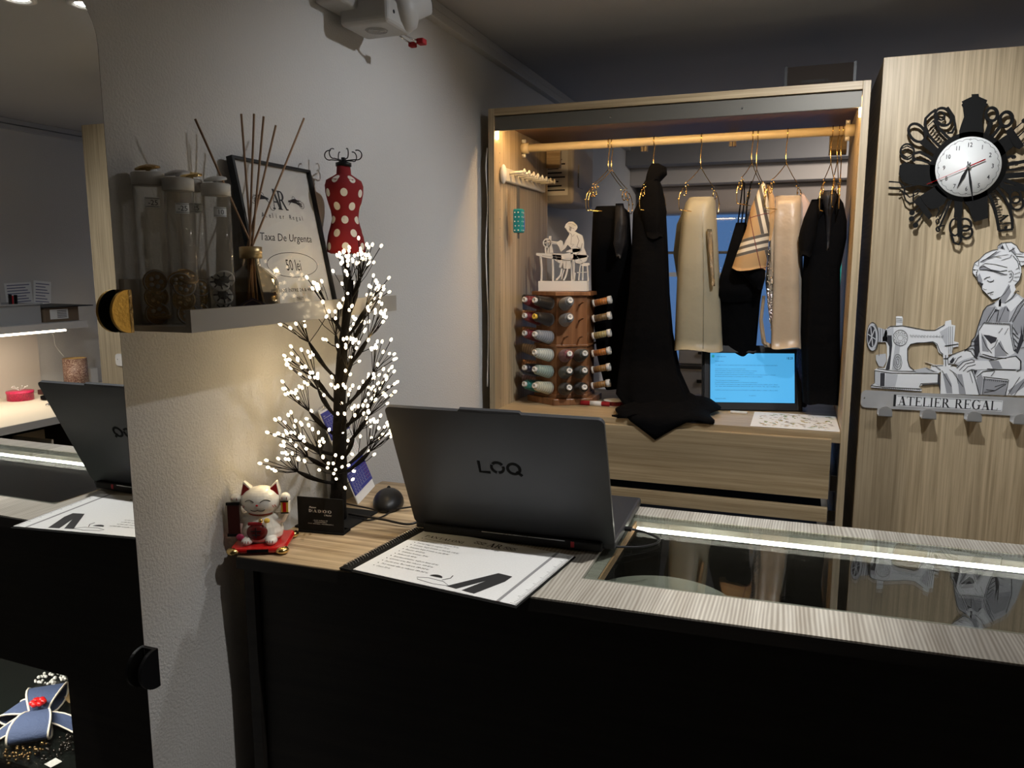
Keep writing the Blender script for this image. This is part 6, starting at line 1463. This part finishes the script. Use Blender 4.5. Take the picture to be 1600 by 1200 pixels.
MB().box((-.300, -.88, -.010), (-.285, .73, -.0003)).build('led_tube', 'ledc', t)
MB().box((-.306, .731, -.011), (-.284, .742, -.0003)).build('end_cap', 'grey', t)
l = bpy.data.lights.new('shelf_led', 'AREA'); l.shape = 'RECTANGLE'; l.size = .012; l.size_y = 1.6; l.energy = 5; l.color = (1, .85, .66)
o = bpy.data.objects.new('shelf_led', l); COL.objects.link(o); o.parent = t; o.location = (-.292, -.07, -.013)
# on the shelf
t = thing('plastic_bin', 'clear plastic bin of tools on the wall shelf, seen in the mirror', 'bin', (1.40, 2.36, 1.3205))
fr = mat('frosted_plastic', (.35, .36, .37), .4)
b = MB(); b.box((-.09, -.10, 0), (.09, .10, .004)).box((-.09, -.10, .004), (-.087, .10, .085)).box((.087, -.10, .004), (.09, .10, .085)).box((-.087, -.10, .004), (.087, -.097, .085)).box((-.087, .097, .004), (.087, .10, .085)); b.build('tub', fr, t)
b = MB(); b.box((-.097, -.107, .080), (-.09, .107, .086)).box((.09, -.107, .080), (.097, .107, .086)); b.build('rim', fr, t)
for i, (x, y, h, m) in enumerate([(-.02, .04, .115, 'black'), (.0, -.02, .12, 'grey'), (.03, .06, .11, 'redplastic'), (-.04, .0, .118, 'black')]):
    o = MB().tube([(0, 0, 0), (.01, .012, h)], .007, 8).build('hand_tool', m, loc=(1.40+x, 2.36+y, 1.326)); tag(o, ['black handled tool standing in the plastic bin', 'grey tool standing in the plastic bin', 'red handled tool standing in the plastic bin', 'black pen standing in the plastic bin corner'][i], 'tool', 'tools in the plastic bin')
t = thing('kraft_box', 'kraft parcel box with white label and raised black flap on the wall shelf', 'box', (1.40, 2.535, 1.3205))
MB().box((-.10, -.065, 0), (.10, .105, .065)).build('carton', mat('kraft_card', (.16, .11, .07), .8), t, bevel=.001)
MB().box((-.1008, -.04, .012), (-.1002, .05, .055)).build('label', 'white', t); 
tx = MB()
for i in range(5): tx.box((-.1014, -.005, .018+i*.007), (-.1009, .042, .021+i*.007))
tx.build('label_lines', 'ink', t)
fl = MB(); fl.add([(-.11, -.075, .0665), (.10, -.075, .0665), (.10, .13, .072), (-.13, .16, .068)], [(0, 1, 2, 3)]); fo = fl.build('flap', 'black', t); s_ = fo.modifiers.new('s', 'SOLIDIFY'); s_.thickness = .004
o = MB().box((-.06, -.035, 0), (.06, .035, .05)).build('dark_case', mat('navy_case', (.02, .03, .06), .5), loc=(1.39, 2.70-.02, 1.3205)) if False else None
for i, (y, z, w, h, tl) in enumerate([(2.56, 1.39, .13, .10, 2), (2.67, 1.385, .09, .11, -6)]):
    t = thing('pinned_paper', ['printed note pinned on the right wall above the parcel box', 'smaller printed note beside the first on the right wall'][i], 'paper', (1.5594, y, z), rot=(RD(tl), 0, 0))
    MB().box((-.001, -w/2, 0), (-.0002, w/2, h)).build('sheet', 'paper', t); tx = MB()
    for k in range(7): tx.box((-.0016, -w/2+.01, .012+k*h/8), (-.0012, w/2-.01-(k % 3)*.01, .016+k*h/8))
    tx.build('printed_lines', mat('grey_blue_ink', (.12, .13, .25), .6) if i == 0 else bpy.data.materials['grey_blue_ink'], t)
# lamp and arm
t = thing('patterned_lamp', 'small cylindrical table lamp with brown scroll pattern, seen in the mirror', 'lamp', (1.42, 2.70, TZ+.0005))
m_, nt, bs = _bsdf('scroll_pattern'); N, L = nt.nodes, nt.links
tc = N.new('ShaderNodeTexCoord'); v_ = N.new('ShaderNodeTexNoise'); v_.inputs['Scale'].default_value = 42; v_.inputs['Distortion'].default_value = 3; L.new(tc.outputs['Object'], v_.inputs[0])
sn = N.new('ShaderNodeMath'); sn.operation = 'MULTIPLY'; sn.inputs[1].default_value = 26; L.new(v_.outputs[0], sn.inputs[0]); s2 = N.new('ShaderNodeMath'); s2.operation = 'SINE'; L.new(sn.outputs[0], s2.inputs[0])
cr = N.new('ShaderNodeValToRGB'); cr.color_ramp.elements[0].color = (.16, .08, .06, 1); cr.color_ramp.elements[1].color = (.45, .33, .26, 1); cr.color_ramp.elements[0].position = .4; cr.color_ramp.elements[1].position = .6
L.new(s2.outputs[0], cr.inputs[0]); L.new(cr.outputs[0], bs.inputs['Base Color'])
MB().lathe([(.052, .0), (.052, .155), (.050, .155), (.050, .0)], 36).build('shade', m_, t)
MB().lathe([(0, .10), (.049, .10), (.0505, .1535), (.0495, .1535), (.047, .112), (0, .112)], 30).build('lining', mat('shade_lining', (.6, .4, .15), .6), t)
cable('thin white lamp cord hanging behind the patterned lamp', [(1.545, 2.66, 1.285), (1.53, 2.69, 1.24), (1.535, 2.70, 1.19), (1.50, 2.71, 1.14)], .0018, 'white', 'lamp_cord')
t = thing('floor_stand', 'grey adjustable stand with clamp behind the cutting table', 'stand', (1.50, 2.98, 0))
MB().tube([(0, 0, .01), (0, 0, 1.48)], .012, 12).build('pole', 'alu', t); MB().tube([(0, 0, 1.43), (-.16, .10, 1.45)], .010, 10).build('arm', 'grey', t)
MB().ball((0, 0, 1.485), .016, 12).build('pole_cap', 'black', t); MB().box((-.02, -.02, 1.10), (.02, .02, 1.16)).build('clamp', 'darkgrey', t, bevel=.003)
MB().tube([(0, 0, 1.16), (.0, -.01, 1.30)], .0135, 12).build('sleeve', 'cream', t); MB().box((-.14, -.11, 0), (.05, .12, .010)).build('foot', 'black', t)
t = thing('pink_tin', 'round pink red tin of pins on the cutting table, seen in the mirror', 'tin', (1.43, 2.42, TZ+.0005))
MB().lathe([(0, 0), (.052, 0), (.052, .030), (.054, .031), (.054, .040), (0, .040)], 32).build('tin', mat('pink_enamel', (.55, .02, .09), .3, var=.4, bscale=200), t)
ps = MB(); 
for i in range(7): ps.tube([(0, 0, .038), (.03*cos(i), .03*sin(i), .058)], .0008, 4); ps.ball((.03*cos(i), .03*sin(i), .058), .003, 6)
ps.build('pins', 'white', t)
mb = MB(); rg = random.Random(4); n = 26
vs = []; fs = []
for i in range(n+1):
    u = i/n
    for j in range(9):
        v = j/8; vs.append((1.30+.05*sin(u*5)+(v-.5)*(.07+.06*sin(u*7)**2), 2.44+u*.30, TZ+.004+.022*abs(sin(u*9+v*4))*sin(pi*v)*sin(pi*min(1, max(.02, u)))))
for i in range(n):
    for j in range(8): fs.append((i*9+j, i*9+j+1, (i+1)*9+j+1, (i+1)*9+j))
mb.add([(x-1.3, y-2.6, z-TZ) for x, y, z in vs], fs, 0, True); o = mb.build('cloth_scrap', BLK, loc=(1.3, 2.6, TZ)); s_ = o.modifiers.new('s', 'SOLIDIFY'); s_.thickness = .003; s_.offset = 1; tag(o, 'crumpled black fabric strip lying on the cutting table', 'fabric')
t = thing('scissors', 'metal scissors on the cutting table beside the black fabric', 'scissors', (1.18, 2.42, TZ+.003), RD(70))
for s in (-1, 1):
    a = MB(); a.add([(0, s*.003, 0), (.10, s*.010, 0), (.0, s*.012, 0)], [(0, 1, 2)]); a.tube([(0, s*.004, .001), (-.03, -s*.012, .001)], .003, 6); bo_ = a.build('blade', 'chrome', t)
    MB().tube([(-.052+.024*cos(RD(q)), -s*.022+.013*sin(RD(q)), .002) for q in range(0, 360, 24)], .0026, 6, closed=True).build('finger_ring', 'chrome', t)
o = MB().box((-.03, -.05, 0), (.03, .05, .022)).build('pin_box', mat('dark_red_box', (.08, .02, .02), .5), loc=(1.46, 2.60, TZ+.0005), bevel=.002); tag(o, 'small dark red box on the cutting table against the wall panel', 'box')
o = MB().box((-.02, -.02, 0), (.02, .02, .09)).build('white_adapter', 'white', loc=(1.47, 2.83, TZ+.0005), bevel=.003); tag(o, 'small white adapter block standing beside the patterned lamp', 'adapter')
for o_ in bpy.data.objects:
    if o_ not in _before and o_.parent is None: o_.location.x += .0875
# ------------------------------------------------------------------ lower showcase goods (seen in the mirror)
SZ = .5105
def ribbonloop(mb, pts, w): 
    P = [Vector(p) for p in pts]; vs = []
    for p in P: vs += [(p.x, p.y-w/2, p.z), (p.x, p.y+w/2, p.z)]
    mb.add(vs, [(2*i, 2*i+1, 2*i+3, 2*i+2) for i in range(len(P)-1)], 0, True)
denim = mat('denim_blue', (.05, .075, .16), .8, bump=.4, bscale=300)
t = thing('denim_bow', 'blue denim bow with cream piping and red jewel in the lower showcase', 'bow', (-.07, 1.19, SZ+.002), RD(30)); t.scale = (1.35, 1.35, 1.35)
def loop(name, a, L_, W2, H2):
    ca_, sa_ = cos(RD(a)), sin(RD(a)); mb = MB(); ed = MB(); n = 16; pL = []; pR = []
    for i in range(n+1):
        q = 2*pi*i/n; d = L_*(.5-.5*cos(q)); z = H2*.5+H2*.5*sin(q)*(1 if True else 0); w = W2*(.35+.65*sin(pi*d/L_*.5+.2)); 
        c_ = Vector((ca_*d, sa_*d, max(.001, z))); s_ = Vector((-sa_, ca_, 0))*w/2; pL.append(c_+s_); pR.append(c_-s_)
    mb.add([p for ab in zip(pL, pR) for p in ab], [(2*i, 2*i+1, 2*i+3, 2*i+2) for i in range(n)], 0, True); o = mb.build(name, denim, t)
    ed.tube(pL, .0018, 5); ed.tube(pR, .0018, 5); ed.build('piping', 'cream', o)
loop('bow_loop', 20, .085, .06, .030); loop('bow_loop', 200, .085, .06, .030); loop('bow_loop', 320, .06, .05, .022)
for a in (150, 260):
    mb = MB(); d = Vector((cos(RD(a)), sin(RD(a)), 0)); s_ = Vector((-d.y, d.x, 0)); L_ = .17 if a == 150 else .09
    ps_ = [d*L_*u+Vector((0, 0, .008+.006*sin(u*6))) for u in [i/8 for i in range(9)]]
    mb.add([p for q in ps_ for p in (q+s_*.014, q-s_*.014)], [(2*i, 2*i+1, 2*i+3, 2*i+2) for i in range(8)], 0, True); o = mb.build('bow_tail', denim, t)
    ed = MB(); ed.tube([p+s_*.014 for p in ps_], .0015, 5); ed.tube([p-s_*.014 for p in ps_], .0015, 5); ed.build('piping', 'cream', o)
j = MB()
for i in range(7): j.ball((.008*cos(i), .008*sin(i), .034), (.006, .006, .005), 8)
j.build('red_jewel', 'red', t)
rg = random.Random(12)
def brooch(x, y, label, m, r=.02, n=26, h=.012, cat='brooch', grp='brooches in the lower showcase'):
    mb = MB()
    for _ in range(n):
        a, d = rg.uniform(0, 6.28), r*math.sqrt(rg.random()); mb.ball((d*cos(a), d*sin(a), .004+rg.random()*h), rg.uniform(.0025, .005), 6)
    o = mb.build('brooch', m, loc=(x, y, SZ)); tag(o, label, cat, grp); return o
o = brooch(.03, 1.13, 'red sequinned appliqué lying by the denim bow', 'red', .03, 50)
brooch(-.13, 1.29, 'silver beaded cluster near the showcase edge', 'chrome', .03, 34)
brooch(.06, 1.34, 'curved white beaded trim at the showcase back', 'white', .045, 50)
brooch(-.23, 1.12, 'dark glittering bead cluster at the showcase end', mat('dark_bead', (.03, .025, .02), .15, .6), .05, 60)
brooch(-.15, 1.09, 'black and gold beaded motif at the front glass', mat('dark_gold_bead', (.16, .10, .04), .2, .8), .045, 60)
brooch(.03, 1.08, 'gold beaded brooch at the front of the showcase', 'gold', .022, 30)
o = MB().box((-.045, -.03, 0), (.045, .03, .006)).build('gold_pad', mat('fluffy_gold', (.60, .40, .18), .9), loc=(-.04, 1.31, SZ), rot=(0, 0, RD(20)), bevel=.003); tag(o, 'gold furry pad with a price tag in the lower showcase', 'patch')
for i, (x, y, a) in enumerate([(-.26, 1.07, 10), (-.06, 1.085, 40), (-.04, 1.31, 20)]):
    o = MB().box((-.012, -.012, 0), (.012, .012, .0008)).build('price_tag', 'white', loc=(x, y, SZ+(.0065 if i == 2 else .016)), rot=(0, 0, RD(a))); tag(o, ['white price tag on the dark beads near the front glass', 'white price tag on the oval gold brooch', 'white price tag on the gold furry pad'][i], 'price tag', 'price tags in the lower showcase')
# ------------------------------------------------------------------ goods under the counter glass
dz = CT-.17
t = thing('display_disc', 'round grey display disc under the counter glass beside the laptop', 'display disc', (-.185, 1.19, dz+.0005))
MB().lathe([(0, 0), (.13, 0), (.13, .10), (.127, .103), (0, .103)], 64).build('disc', mat('grey_green_felt', (.20, .20, .17), .8), t)
for i, (x, y, r, n) in enumerate([(-.07, 1.32, .022, 26), (-.10, 1.36, .015, 16), (.0, 1.28, .016, 16), (.05, 1.33, .010, 8), (.10, 1.24, .009, 8)]):
    mb = MB()
    for _ in range(n):
        a, d = rg.uniform(0, 6.28), r*math.sqrt(rg.random()); mb.ball((d*cos(a), d*sin(a), .006+rg.random()*.006), rg.uniform(.001, .0026), 6)
    o = mb.build('crystal_brooch', 'chrome', loc=(x, y, dz-.0045+.0012+.0035)); tag(o, ['crystal brooch cluster largest under the glass near the laptop', 'small crystal brooch under the LED strip near the laptop', 'crystal brooch in the middle of the dark glass display', 'tiny crystal stud right of the brooches under the glass', 'tiny crystal stud furthest right under the glass'][i], 'brooch', 'crystal brooches under the counter glass')
